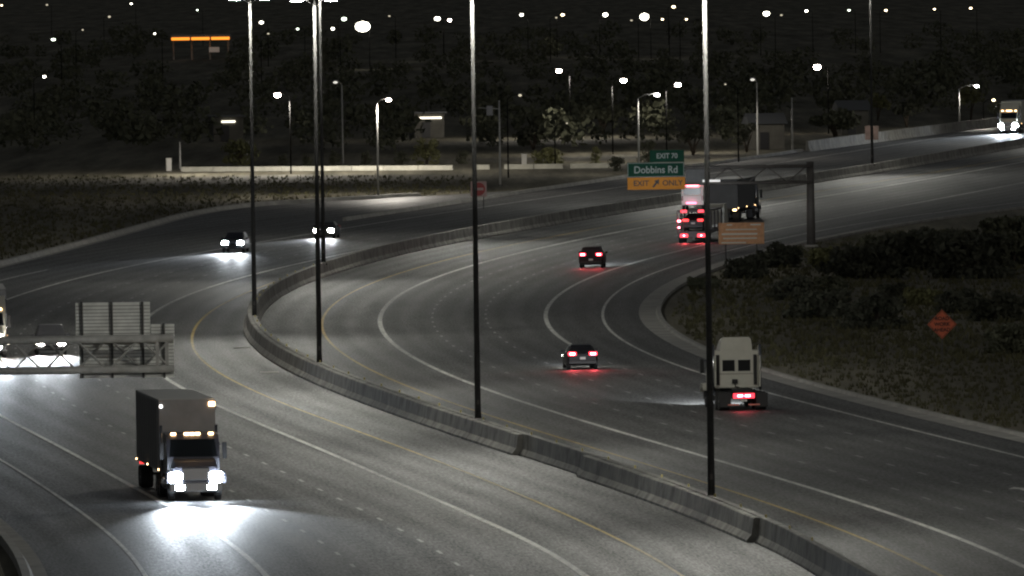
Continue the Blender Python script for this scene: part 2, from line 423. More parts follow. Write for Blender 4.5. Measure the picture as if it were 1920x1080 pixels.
POLES = [
    # approx y on road, label, height
    ('y', 470, 'tall median light pole just below the picture frame', 22.8),
    (1334, (600, 690), 'tall dark median light pole nearest the camera, standing right of the picture centre', 22.8),
    (896, (720, 830), 'tall median light pole in front of the pink square sign', 22.6),
    (599, (820, 930), 'tall median light pole beside the tight bend, second from the left', 21.9),
    ('y', G(480, 622).y, 'leftmost tall median light pole, at the apex of the barrier bend', 21.7),
    (607, (1080, 1200), 'tall median light pole behind the small car with headlights at the bend', 22.3),
    (893, (1210, 1330), 'far median light pole hidden almost behind the pole of the pink sign', 22.6),
    (1329, (1420, 1600), 'far median light pole beside the green exit sign gantry', 22.6),
    (1636, (1540, 1760), 'faint far median light pole above the small brown sign back', 22.6),
    ('y', 1880, 'farthest median light pole beyond the right edge of the picture', 22.6),
]
pole_ys = []
tm = {}
def pole_meshes(h):
    if h in tm: return tm[h]
    mb = MB(); n = 8
    mb.tube([(0, 0, 0.9), (0, 0, 1.6), (0, 0, h * 0.5), (0, 0, h)], [0.165, 0.155, 0.12, 0.075], 12)
    d = {'pole': mb.mesh('pole', galv, True)}
    d['base_plate'] = MB().box(-.28, .28, -.28, .28, 0.86, 0.93, .015).mesh('base_plate', galv)
    d['hand_hole'] = MB().box(-.06, .06, -.172, -.14, 1.75, 1.98, .01).mesh('hand_hole', dark_steel)
    for s in (-1, 1):
        d['arm', s] = MB().tube([(0, 0, h - .35), (s*.3, 0, h - .08), (s*.6, 0, h + .06)], [.05, .045, .04], 8).mesh('arm', galv, True)
        d['lum', s] = MB().box(s*0.98 - .42, s*0.98 + .42, -.2, .2, h - .02, h + .15, .04).mesh('luminaire', housing)
        d['lens', s] = MB().box(s*0.98 - .34, s*0.98 + .34, -.15, .15, h - .045, h - .022).mesh('lens', led)
    tm[h] = d; return d
for k, (px, rngy, lab, h) in enumerate(POLES):
    Y = rngy if px == 'y' else y_at_pixel_x('barrier', px, *rngy)
    pole_ys.append(Y)
    p = at('barrier', Y); ang = -math.atan(slope(Y))
    t = thing('median_light_pole', lab, 'light pole', (p.x, p.y, 0), ang, 'tall light poles along the median')
    d = pole_meshes(h)
    link('pole', d['pole'], t); link('base_plate', d['base_plate'], t); link('hand_hole', d['hand_hole'], t)
    for s in (-1, 1):
        link('arm', d['arm', s], t); lo = link('luminaire', d['lum', s], t); link('lens', d['lens', s], lo)
        road_luminaire('luminaire_light', (s*1.02, 0, h - .12), LAMP_W, (1.0, 0.985, 0.88), t)
    # widened barrier pedestal under the pole
    if k not in (1, 2): continue
    path = offset_path('barrier', Y - 25, Y + (58 if k == 1 else 300), 5.0)
    ribbon('pole_pedestal', path, [(-0.72, -0.1), (-0.72, 0.10), (-0.52, 0.35), (-0.42, BH - .09), (-0.36, BH - .05), (0.10, BH - .05), (0.10, -0.1)], concrete, bar)
refl_mat = M('barrier reflector', (0.7, 0.6, 0.25), 0.3)
rm = MB().box(-.04, .04, -.02, .02, 0, .13, .01).mesh('reflector', refl_mat)
for Y in np.arange(590, 1150, 12.2):
    o = link('reflector', rm, bar); o.location = at('barrier', Y, 0, BH)

# left shoulder kerb wall and parapet at far right of the left carriageway
CW = [(640,415),(707,406),(757,397),(823,387),(890,377),(957,367),(1000,361),(1057,352),(1083,348),(1167,334),(1330,309),(1422,296),(1513,284)]
cpts = [G(*p) for p in CW]; cy = np.array([p.y for p in cpts]); cxx = np.array([p.x for p in cpts])
cc = np.polyfit((cy - 1600) / 300, cxx, 2)
kerb = thing('kerb_wall', 'low pale concrete kerb wall along the far shoulder of the oncoming lanes', 'kerb wall')
kp = [(float(np.polyval(cc, (Y - 1600) / 300)), Y) for Y in np.linspace(1372, cy.max(), 40)]
ribbon('wall', kp, [(-.28, -.1), (-.26, .34), (.0, .36), (.12, .05), (.12, -.1)], gutter_conc, kerb)
PW = [(1513,284),(1600,273),(1650,266),(1700,259),(1767,250),(1850,240),(1920,231)]
pp = [G(*p) for p in PW]; py_ = np.array([p.y for p in pp]); px_ = np.array([p.x for p in pp])
pc = np.polyfit((py_ - 1850) / 200, px_, 2)
ppath = [(float(np.polyval(pc, (Y - 1850) / 200)), Y) for Y in np.linspace(py_.min(), py_.max() + 250, 30)]
par = thing('bridge_parapet', 'pale concrete parapet wall lit by truck headlights, far right', 'parapet')
seg = 6
for i in range(0, len(ppath) - 1, seg):
    q = ppath[i:i + seg + 1]
    if len(q) < 2: continue
    e = Vector((q[-1][0] - q[-2][0], q[-1][1] - q[-2][1])).normalized() * 0.05
    q = q[:-1] + [(q[-1][0] - e.x, q[-1][1] - e.y)]
    ribbon('panel', q, [(-.3, -.1), (-.3, 1.25), (0, 1.25), (.08, .4), (.25, .06), (.25, -.1)], concrete, par)
#PART2
# ------------------------------------------------------------------ overhead sign structures
def make_panel_sign(parent, x0, x1, z0, z1, y, face_mat, th=0.05, border=None):
    f = MB().box(x0, x1, y - th, y, z0, z1, 0.012).build('sign_panel', face_mat, parent)
    return f
green = M('green sign sheeting', (0.006, 0.042, 0.024), 0.7, spec=.12, noise=1.2, amt=0.15)
amber = M('amber sign sheeting', (0.50, 0.20, 0.03), 0.7, spec=.15, noise=2, amt=0.12)
sign_white = M('white sign lettering', (0.30, 0.32, 0.30), 0.7, spec=.15)
sign_black = M('black sign lettering', (0.012, 0.012, 0.012), 0.6)
orange_sheet = M('orange sign sheeting', (0.92, 0.46, 0.24), 0.5, noise=4, amt=0.2)

def put_text(txt, size, mat, parent, x, y, z, bold=0.0, sx=1.0, name='lettering'):
    o = link(name, text_mesh(txt, size, mat, name, bold=bold), parent)
    o.location = (x, y, z); o.rotation_euler = (math.radians(90), 0, 0); o.scale = (sx, 1, 1); return o

# exit sign on its cantilever, face towards the camera
gb = G(1521, 462)
YG = gb.y
sc = F / YG                                     # pixels per metre there
def gx(px, py):                                 # local x,z on the plane of the gantry
    p = G(px, py, 0); d = (fwd * F + right * (px - 960) - up * (py - 540)); t = YG / d.y
    q = Vector((0, 0, CAMH)) + d * t
    return q.x - gb.x, q.z
gan = thing('sign_gantry', 'dark cantilever gantry carrying the green and amber exit sign', 'sign gantry', (gb.x, YG, 0))
xz = [gx(1176, 304), gx(1284, 332), gx(1176, 355), gx(1218, 281), gx(1521, 303)]
ptop = xz[4][1]
MB().tube([(0, 0, 0), (0, 0, ptop * .5), (0, 0, ptop)], [.36, .33, .30], 16).build('post', dark_steel, gan, True)
MB().box(-.55, .55, -.55, .55, -.05, .12, .03).build('footing', concrete, gan)
xl = xz[0][0] + .2
ch_z = [gx(1521, 311)[1], gx(1521, 341)[1]]
for z in ch_z:
    for yy in (-.55, .55):
        MB().tube([(.15, yy, z), (xl, yy, z)], .13, 10).build('chord', dark_steel, gan, True)
nb = 9
for i in range(nb):
    xa = -.3 + (xl + .3) * i / nb; xb = -.3 + (xl + .3) * (i + 1) / nb
    for yy in (-.55, .55):
        za, zb = (ch_z[0], ch_z[1]) if i % 2 == 0 else (ch_z[1], ch_z[0])
        MB().tube([(xa, yy, za), (xb, yy, zb)], .05, 6).build('brace', dark_steel, gan)
    MB().tube([(xb, -.55, ch_z[1]), (xb, .55, ch_z[1])], .05, 6).build('brace', dark_steel, gan)
sx0, sx1 = gx(1176, 320)[0], gx(1283, 320)[0]
zm, zt, zb_, ztab = gx(1230, 332)[1], gx(1230, 304)[1], gx(1230, 355)[1], gx(1250, 281)[1]
ys_ = -.75
pn = make_panel_sign(gan, sx0, sx1, zm + .01, zt, ys_, green); pn['label'] = 'green panel reading Dobbins Rd'
b = .05
for (a0, a1, c0, c1) in [(sx0+.03, sx1-.03, zt-.08, zt-.04), (sx0+.03, sx1-.03, zm+.04, zm+.08), (sx0+.03, sx0+.07, zm+.08, zt-.08), (sx1-.07, sx1-.03, zm+.08, zt-.08)]:
    MB().box(a0, a1, ys_-.062, ys_-.052, c0, c1).build('border', sign_white, pn)
put_text('Dobbins Rd', .82, sign_white, pn, (sx0+sx1)/2, ys_-.058, (zm+zt)/2 - .02, .012, .92)
pa = make_panel_sign(gan, sx0, sx1 + .05, zb_, zm - .01, ys_, amber); pa['label'] = 'amber panel reading EXIT ONLY with an arrow'
wp = sx1 - sx0
put_text('EXIT', .62, sign_black, pa, sx0 + wp*.24, ys_-.058, (zb_+zm)/2, .012)
put_text('ONLY', .62, sign_black, pa, sx0 + wp*.79, ys_-.058, (zb_+zm)/2, .012)
ax, az = sx0 + wp*.50, (zb_+zm)/2
dirv = Vector((.62, .78)); nr = Vector((.78, -.62))
def ap(u, w): q = Vector((ax, az)) + dirv*u + nr*w; return (q.x, ys_-.062, q.y)
MB().add([ap(-.4,-.08), ap(-.4,.08), ap(.08,.08), ap(.08,-.08)], [(0,1,2,3)]).add([ap(.06,-.25), ap(.06,.25), ap(.42,0)], [(0,1,2)]).build('arrow', sign_black, pa)
tx0 = gx(1218, 290)[0]
pt = make_panel_sign(gan, tx0, sx1, zt + .02, ztab, ys_, green); pt['label'] = 'green exit number tab on top of the sign'
put_text('EXIT 70', .58, sign_white, pt, (tx0+sx1)/2, ys_-.058, (zt+ztab)/2, .01, .9)
gxs0, gzs1 = gx(1285, 317); gxs1, gzs0 = gx(1322, 342)
grey_back = M('grey sign panel', (0.085, 0.083, 0.08), 0.6, noise=2, amt=0.2)
pg = make_panel_sign(gan, sx1 + .12, gxs1, gzs0, gzs1, ys_ + .1, grey_back); pg['label'] = 'plain grey panel beside the green sign'
wx0, wz = gx(1317, 339); wx1, _ = gx(1350, 339)
MB().box(wx0, wx1, -.72, -.6, wz - .09, wz + .09, .02).build('white_bar', M('glowing white bar', (.8, .8, .78), .4, emit=(1, .97, .92), estr=.55), gan)  # white bar given a faint emission of its own
for fx in (.2, .5, .8):
    x = sx0 + wp*fx; MB().box(x-.06, x+.06, ys_+.005, -.42, zb_+.1, zt-.05).build('hanger', dark_steel, gan)

# cantilever at the left whose sign backs face the camera
lgz = 5.35
lb = G(232, 709, lgz); YL = lb.y
def lx(px, py):
    d = (fwd * F + right * (px - 960) - up * (py - 540)); t = YL / d.y
    q = Vector((0, 0, CAMH)) + d * t
    return q.x, q.z
base_x = at('gutter_l', YL).x - 4.0
lg = thing('sign_structure', 'steel truss structure with ribbed aluminium sign backs at the left edge', 'sign structure', (base_x, YL, 0))
def lxx(px, py): x, z = lx(px, py); return x - base_x, z
x_end, z_up = lxx(325, 634); _, z_lo = lxx(325, 691)
steel_l = M('truss steel', (0.42, 0.42, 0.40), 0.65, 0.0, noise=2, amt=0.25)
MB().tube([(0, 0, 0), (0, 0, z_up + .5)], [.42, .36], 16).build('post', steel_l, lg, True)
MB().box(-.7, .7, -.7, .7, -.05, .15, .03).build('footing', concrete, lg)
for yy in (-.75, .75):
    dzz = 0.0
    MB().tube([(0, yy, z_up), (x_end, yy, z_up)], .165, 12).build('chord', steel_l, lg, True)
    MB().tube([(0, yy, z_lo), (x_end, yy, z_lo)], .165, 12).build('chord', steel_l, lg, True)
nbay = max(6, int(x_end / 1.45))
for i in range(nbay):
    xa = x_end * i / nbay; xb = x_end * (i + 1) / nbay
    for yy in (-.75, .75):
        za, zc = (z_lo, z_up) if (i + (yy > 0)) % 2 else (z_up, z_lo)
        MB().tube([(xa, yy, za), (xb - .08, yy, zc)], .055, 6).build('brace', steel_l, lg)
    MB().tube([(xb - .1, -.75, z_lo), (xb - .1, .75, z_lo)], .05, 6).build('brace', steel_l, lg)
    MB().tube([(xb - .1, -.75, z_up), (xb - .1, .75, z_up)], .05, 6).build('brace', steel_l, lg)
for xq in (x_end - .28, x_end - .72):
    MB().box(xq - .07, xq + .07, -.82, -.68, z_lo + .12, z_up - .12).build('strut', steel_l, lg)
def sign_back(px0, px1, py0, py1, label):
    a, z1 = lxx(px0, py0); c, z0 = lxx(px1, py1)
    yb = 1.05
    root = MB().box(a, c, yb, yb + .04, z0, z1, .008).build('sign_back', alu_back, lg); root['label'] = label
    n = max(2, int(round((z1 - z0) / .155))); st = (z1 - z0) / n
    rm_ = MB().box(0, c - a - .02, -.035, 0, -.012, .012).mesh('rib', rib_mat)
    for i in range(1, n):
        r = link('rib', rm_, root); r.location = (a + .01, yb - .001, z0 + st*i)
    return root
sb1 = sign_back(140, 281, 569, 632, 'upper ribbed aluminium sign back')
sb2 = sign_back(282, 326, 609, 632, 'small ribbed aluminium sign back on the right')
sb3 = sign_back(147, 326, 633, 708, 'lower ribbed aluminium sign back behind the truss')
for px, p0, p1 in [(152, 567, 710), (208, 567, 710), (266, 567, 710), (306, 607, 710)]:
    a, z1 = lxx(px, p0); _, z0 = lxx(px, p1)
    MB().box(a - .05, a + .05, .90, 1.01, z0, z1).build('bracket', post_mat, lg)

# orange message board on two posts
ob = G(1390, 500); YO = ob.y
def ox(px, py):
    d = (fwd * F + right * (px - 960) - up * (py - 540)); t = YO / d.y
    q = Vector((0, 0, CAMH)) + d * t
    return q.x - ob.x, q.z
x0, z1 = ox(1347, 418); x1, z0 = ox(1433, 457)
bd = thing('work_zone_board', 'wide orange work zone board with pale bars on two thin posts', 'sign', (ob.x, YO, 0))
brd = MB().box(x0, x1, -.05, 0, z0, z1, .012).build('board', orange_sheet, bd)
pale = M('pale board bar', (0.98, 0.92, 0.82), 0.4)  # plain pale bars across the board face
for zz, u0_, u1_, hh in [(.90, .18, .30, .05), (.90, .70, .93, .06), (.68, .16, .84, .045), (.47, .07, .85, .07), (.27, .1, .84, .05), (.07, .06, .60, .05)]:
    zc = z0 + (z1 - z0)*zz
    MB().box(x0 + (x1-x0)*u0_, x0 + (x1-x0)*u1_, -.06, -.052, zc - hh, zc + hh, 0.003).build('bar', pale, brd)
for px in (1361, 1419):
    a, _ = ox(px, 470); MB().box(a - .05, a + .05, .002, .09, -.05, z1 - .1).build('post', post_mat, bd)

# orange diamond sign
db = G(1767, 662); YD = db.y; sd_ = F / YD
dm_ = thing('work_zone_sign', 'orange diamond road work sign standing on the scrubby slope at the right', 'sign', (db.x, YD, 0), 0.05)
zc = (662 - 608) / sd_; hd = 27.5 / sd_
pr = [(0, zc - hd), (hd, zc), (0, zc + hd), (-hd, zc)]
dp = MB().prism_y(pr, -.03, 0).build('panel', M('red orange sheeting', (0.62, 0.13, 0.055), .5, noise=4, amt=.2), dm_)
pi_ = .93
def frame(r0_, r1_): 
    mb = MB()
    for i in range(4):
        a, b2 = pr[i], pr[(i+1) % 4]
        def s(p, r): return (p[0]*r, -.036, zc + (p[1]-zc)*r)
        mb.add([s(a, r0_), s(b2, r0_), s(b2, r1_), s(a, r1_)], [(0,1,2,3)])
    return mb
frame(.94, .90).build('border', sign_black, dp)
for t_, dz in (('ROAD', .34), ('WORK', .0), ('AHEAD', -.34)):
    put_text(t_, .30, sign_black, dp, 0, -.037, zc + dz, .008)
MB().box(-.04, .04, .004, .07, -.05, zc + hd*.7).build('post', post_mat, dm_)
MB().box(-.5, .5, -.1, .02, 0.0, .06).add([], []).box(-.06, .06, -.5, .55, 0.0, .05).build('stand', dark_steel, dm_)

# pink square sign behind the second pole
pb = G(898, 392); YP = pb.y; sp_ = F / YP
red_sheet = M('faded red sheeting', (0.50, 0.07, 0.06), 0.5, noise=3, amt=0.2)
pinkw = M('pinkish white sheeting', (0.62, 0.42, 0.38), 0.5, noise=3, amt=0.15)
ps = thing('square_road_sign', 'pink and red square road sign on the far shoulder behind a light pole', 'sign', (pb.x, YP, 0))
w2 = 15 / sp_; z1, z0 = (392 - 340)/sp_, (392 - 369)/sp_
face = MB().box(-w2, w2, -.04, 0, z0, z1, .01).build('panel', pinkw, ps)
zc2 = (z0+z1)/2; n = 24
MB().add([(w2*.82*math.cos(2*math.pi*i/n), -.046, zc2 + w2*.82*math.sin(2*math.pi*i/n)) for i in range(n)], [tuple(range(n))]).build('disc', red_sheet, face)
MB().box(-w2*.6, w2*.6, -.056, -.050, zc2 - .12, zc2 + .12).build('bar', pinkw, face)
for s in (-1, 1): MB().box(s*w2*.6 - .04, s*w2*.6 + .04, .002, .07, -.05, z1 - .1).build('post', post_mat, ps)

# brown sign back on the median at upper right
bb = G(1637, 322); sb_ = F / bb.y
bs = thing('sign_back_panel', 'small brown back of a sign on a single post at the median, upper right', 'sign', (bb.x, bb.y, 0))
MB().box(-14/sb_, 11/sb_, -.04, 0, (322-262)/sb_, (322-236)/sb_, .01).build('panel', M('brown sign back', (0.20, 0.14, 0.12), .6, noise=2, amt=.25), bs)
MB().box(-.07, .07, .002, .12, -.05, (322-240)/sb_).build('post', post_mat, bs)

# pavement arrow and drain slabs
def decal(name, pts, z, mat, parent): return MB().add([(p.x, p.y, z) for p in pts], [tuple(range(len(pts)))]).build(name, mat, parent)
Ya = G(1668, 922).y; pa0 = at('lane2_r', Ya, 1.8)
def la(u, w): return Vector((pa0.x + slope(Ya)*u + w, Ya + u, 0))
decal('arrow_marking', [la(-3, -.12), la(-3, .12), la(1, .12), la(1, -.12)], .010, white_paint, road_r)
decal('arrow_marking', [la(1, -.55), la(1, .55), la(3.4, 0)], .010, white_paint, road_r)
for px, py in ((455, 652), (505, 698)):
    p = G(px, py)
    MB().box(p.x - .55, p.x + .55, p.y - 1.6, p.y + 1.6, -.05, .016, .004).build('drain_slab', gutter_conc, road_l)
#PART3
# ------------------------------------------------------------------ vehicles (local axes: +Y forward, +X right, Z up)
def wheel(parent, x, y, r, w, outer=1, rim=rim_mat, cache={}):
    k = (round(r, 3), round(w, 3), outer)
    if k not in cache:
        t = MB().lathe_x([(-w/2, r*.62), (-w/2, r*.93), (-w*.38, r), (w*.38, r), (w/2, r*.93), (w/2, r*.62)], (0, 0, 0), 22).mesh('wheel', black_rubber, False)
        q = MB().lathe_x([(outer*w*.30, r*.60), (outer*w*.505, r*.58), (outer*w*.46, r*.45), (outer*w*.42, r*.18), (outer*w*.50, r*.15), (outer*w*.50, .01)], (0, 0, 0), 16).mesh('rim', rim, False)
        cache[k] = (t, q)
    o = link('wheel', cache[k][0], parent); o.location = (x, y, r)
    link('rim', cache[k][1], o); return o
def emis(name, col, s):
    return M(name, tuple(min(1, c) for c in col), .4, emit=col, estr=s)
head_hot = emis('headlight xenon', (0.78, 0.88, 1.0), 150)
head_warm = emis('headlight warm', (1.0, 0.93, 0.85), 120)
tail_hot = emis('tail lamp lit', (1.0, 0.10, 0.14), 45)
tail_red = emis('tail lamp red glow', (1.0, 0.045, 0.07), 2.6)  # red glow around the hot core, put into an enlarged lens
tail_dim = emis('tail lamp dim', (1.0, 0.05, 0.05), 2.2)
amber_lit = emis('amber marker lit', (1.0, 0.62, 0.30), 12)
white_dot = emis('white marker lit', (1.0, 0.95, 0.88), 8)
plate = M('licence plate', (0.6, 0.6, 0.58), .5)

def section(y, zb, zm, zt, wl, wt):
    h = [(wl*.90, zb), (wl*.985, zb + .12), (wl, zb + (zm - zb)*.6), (wl*.975, zm), (wt, zt - .05), (wt*.88, zt)]
    return [(x, y, z) for x, z in h] + [(-x, y, z) for x, z in reversed(h)]
def make_car(name, label, kind, paint, loc, rz, group, head=None, tail=None, head_w=0, flat=1):
    t = thing(name, label, 'car', loc, rz, group)
    L_ = {'sedan': 4.8, 'suv': 4.7, 'pickup': 5.6}[kind]; w = {'sedan': .92, 'suv': .95, 'pickup': .99}[kind]
    r = {'sedan': .33, 'suv': .36, 'pickup': .39}[kind]
    y0, y1 = -L_/2, L_/2
    if kind == 'sedan':
        S = [(y0, .38, .82, .90, w*.86, w*.80), (y0+.12, .28, .92, 1.02, w*.95, w*.82), (y0+.55, .24, .96, 1.07, w, w*.84), (y0+.95, .22, .96, 1.10, w, w*.80),
             (y0+1.55, .20, .95, 1.40, w, w*.66), (y0+2.2, .20, .94, 1.45, w, w*.67), (y0+2.8, .20, .93, 1.40, w, w*.66), (y0+3.45, .20, .92, 1.03, w, w*.82), (y0+4.1, .22, .84, .93, w, w*.84), (y1-.15, .26, .72, .80, w*.93, w*.78), (y1, .36, .62, .70, w*.82, w*.7)]
        zg, zr, yr0, yr1, yf0, yf1 = .98, 1.40, y0+.98, y0+1.55, y0+3.42, y0+2.82; zt_ = .86
    elif kind == 'suv':
        S = [(y0, .45, .95, 1.05, w*.88, w*.80), (y0+.08, .34, 1.02, 1.25, w*.96, w*.80), (y0+.22, .30, 1.05, 1.50, w, w*.74), (y0+.45, .26, 1.05, 1.62, w, w*.72),
             (y0+1.5, .26, 1.03, 1.68, w, w*.73), (y0+2.5, .26, 1.02, 1.64, w, w*.72), (y0+3.3, .26, 1.00, 1.14, w, w*.84), (y0+4.1, .28, .92, 1.03, w, w*.86), (y1-.12, .32, .80, .90, w*.94, w*.8), (y1, .42, .70, .78, w*.84, w*.72)]
        zg, zr, yr0, yr1, yf0, yf1 = 1.10, 1.56, y0+.13, y0+.36, y0+3.25, y0+2.55; zt_ = 1.0
    else:
        S = [(y0, .55, 1.0, 1.06, w*.95, w*.93), (y0+.05, .5, 1.05, 1.12, w, w*.95), (y0+1.75, .42, 1.05, 1.12, w, w*.95), (y0+1.85, .40, 1.05, 1.75, w, w*.75),
             (y0+2.5, .38, 1.05, 1.86, w, w*.76), (y0+3.3, .38, 1.05, 1.82, w, w*.75), (y0+4.0, .38, 1.05, 1.20, w, w*.88), (y0+4.9, .40, 1.0, 1.12, w, w*.9), (y1-.1, .45, .9, 1.0, w*.96, w*.88), (y1, .5, .8, .9, w*.9, w*.8)]
        zg, zr, yr0, yr1, yf0, yf1 = 1.15, 1.72, y0+1.80, y0+1.84, y0+3.98, y0+3.35; zt_ = .95
    MB().loft([section(*s) for s in S]).build('body', paint, t, False)
    wg, wr = w*.76, w*.62
    e = .03
    MB().add([(-wg, yr0-e, zg), (wg, yr0-e, zg), (wr, yr1-e, zr), (-wr, yr1-e, zr), (-wg, yr0-e+.015, zg), (wg, yr0-e+.015, zg), (wr, yr1-e+.015, zr), (-wr, yr1-e+.015, zr)], [(0,1,2,3),(7,6,5,4),(0,4,5,1),(1,5,6,2),(2,6,7,3),(3,7,4,0)]).build('rear_window', glass, t)
    MB().add([(-wg, yf0+e, zg), (wg, yf0+e, zg), (wr, yf1+e, zr), (-wr, yf1+e, zr), (-wg, yf0+e-.015, zg), (wg, yf0+e-.015, zg), (wr, yf1+e-.015, zr), (-wr, yf1+e-.015, zr)], [(0,1,2,3),(7,6,5,4),(0,4,5,1),(1,5,6,2),(2,6,7,3),(3,7,4,0)]).build('windshield', glass, t)
    for s in (-1, 1):
        ym = (yr1 + yf1)/2
        xs_, xt_ = w*.955, w*.735
        for ya, yb, ya2, yb2 in ((yr0+.25, ym-.04, yr1+.12, ym-.04), (ym+.04, yf0-.3, ym+.04, yf1-.08)):
            MB().add([(s*xs_, ya, zg), (s*xs_, yb, zg), (s*xt_, yb2, zr-.06), (s*xt_, ya2, zr-.06), (s*(xs_-.03), ya, zg), (s*(xs_-.03), yb, zg), (s*(xt_-.03), yb2, zr-.06), (s*(xt_-.03), ya2, zr-.06)], [(0,1,2,3),(7,6,5,4),(0,4,5,1),(1,5,6,2),(2,6,7,3),(3,7,4,0)]).build('side_window', glass, t)
        MB().box(s*(w+.08)-.09, s*(w+.08)+.09, yf0-.32, yf0-.18, zg-.02, zg+.14, .03).build('mirror', paint, t)
        for yy in (y0+.92, y1-.92): wheel(t, s*(w-.13), yy, r, .22, s)
        hl = MB().box(s*w*.66-.26, s*w*.66+.26, y1-.18, y1+.03, zt_-.36, zt_-.03, .09).build('headlight', head if head else M('unlit headlight', (.5,.5,.5), .15), t)  # headlight box oversized, its bloom is put into the size
        tl = MB().box(s*w*.66-.25, s*w*.66+.25, y0-.012, y0+.12, zt_-.05, zt_+.18, .04).build('tail_light', (tail_red if tail is tail_hot else tail) if tail else M('unlit tail lamp', (.25,.01,.01), .3), t)
        if tail is tail_hot: MB().box(s*w*.66-.15, s*w*.66+.15, y0-.022, y0-.014, zt_+.0, zt_+.12, .003).build('bulb', tail_hot, tl)
        if head and head_w:
            spot('headlight_beam', (s*w*.66, y1+.06, zt_-.19), (s*.03, 1, -.02), head_w, 26, 1.0, (.86, .93, 1.0), .1, t)
        if tail and tail is tail_hot:
            ld = spot('tail_glow', (s*w*.66, y0-.06, zt_+.06), (0, -1, -.3), 130, 150, 1, (1, .08, .1), .1, t)
    MB().box(-w*.9, w*.9, y0-.06, y0+.12, .32, .52, .04).build('rear_bumper', plastic, t)
    MB().box(-w*.9, w*.9, y1-.14, y1+.05, .28, .46, .04).build('front_bumper', plastic, t)
    MB().box(-.16, .16, y0-.03, y0-.012, .60, .74).build('licence_plate', plate, t)
    MB().box(-w*.5, w*.5, y1-.06, y1+.02, .5, .62, .02).build('grille', plastic, t)
    return t

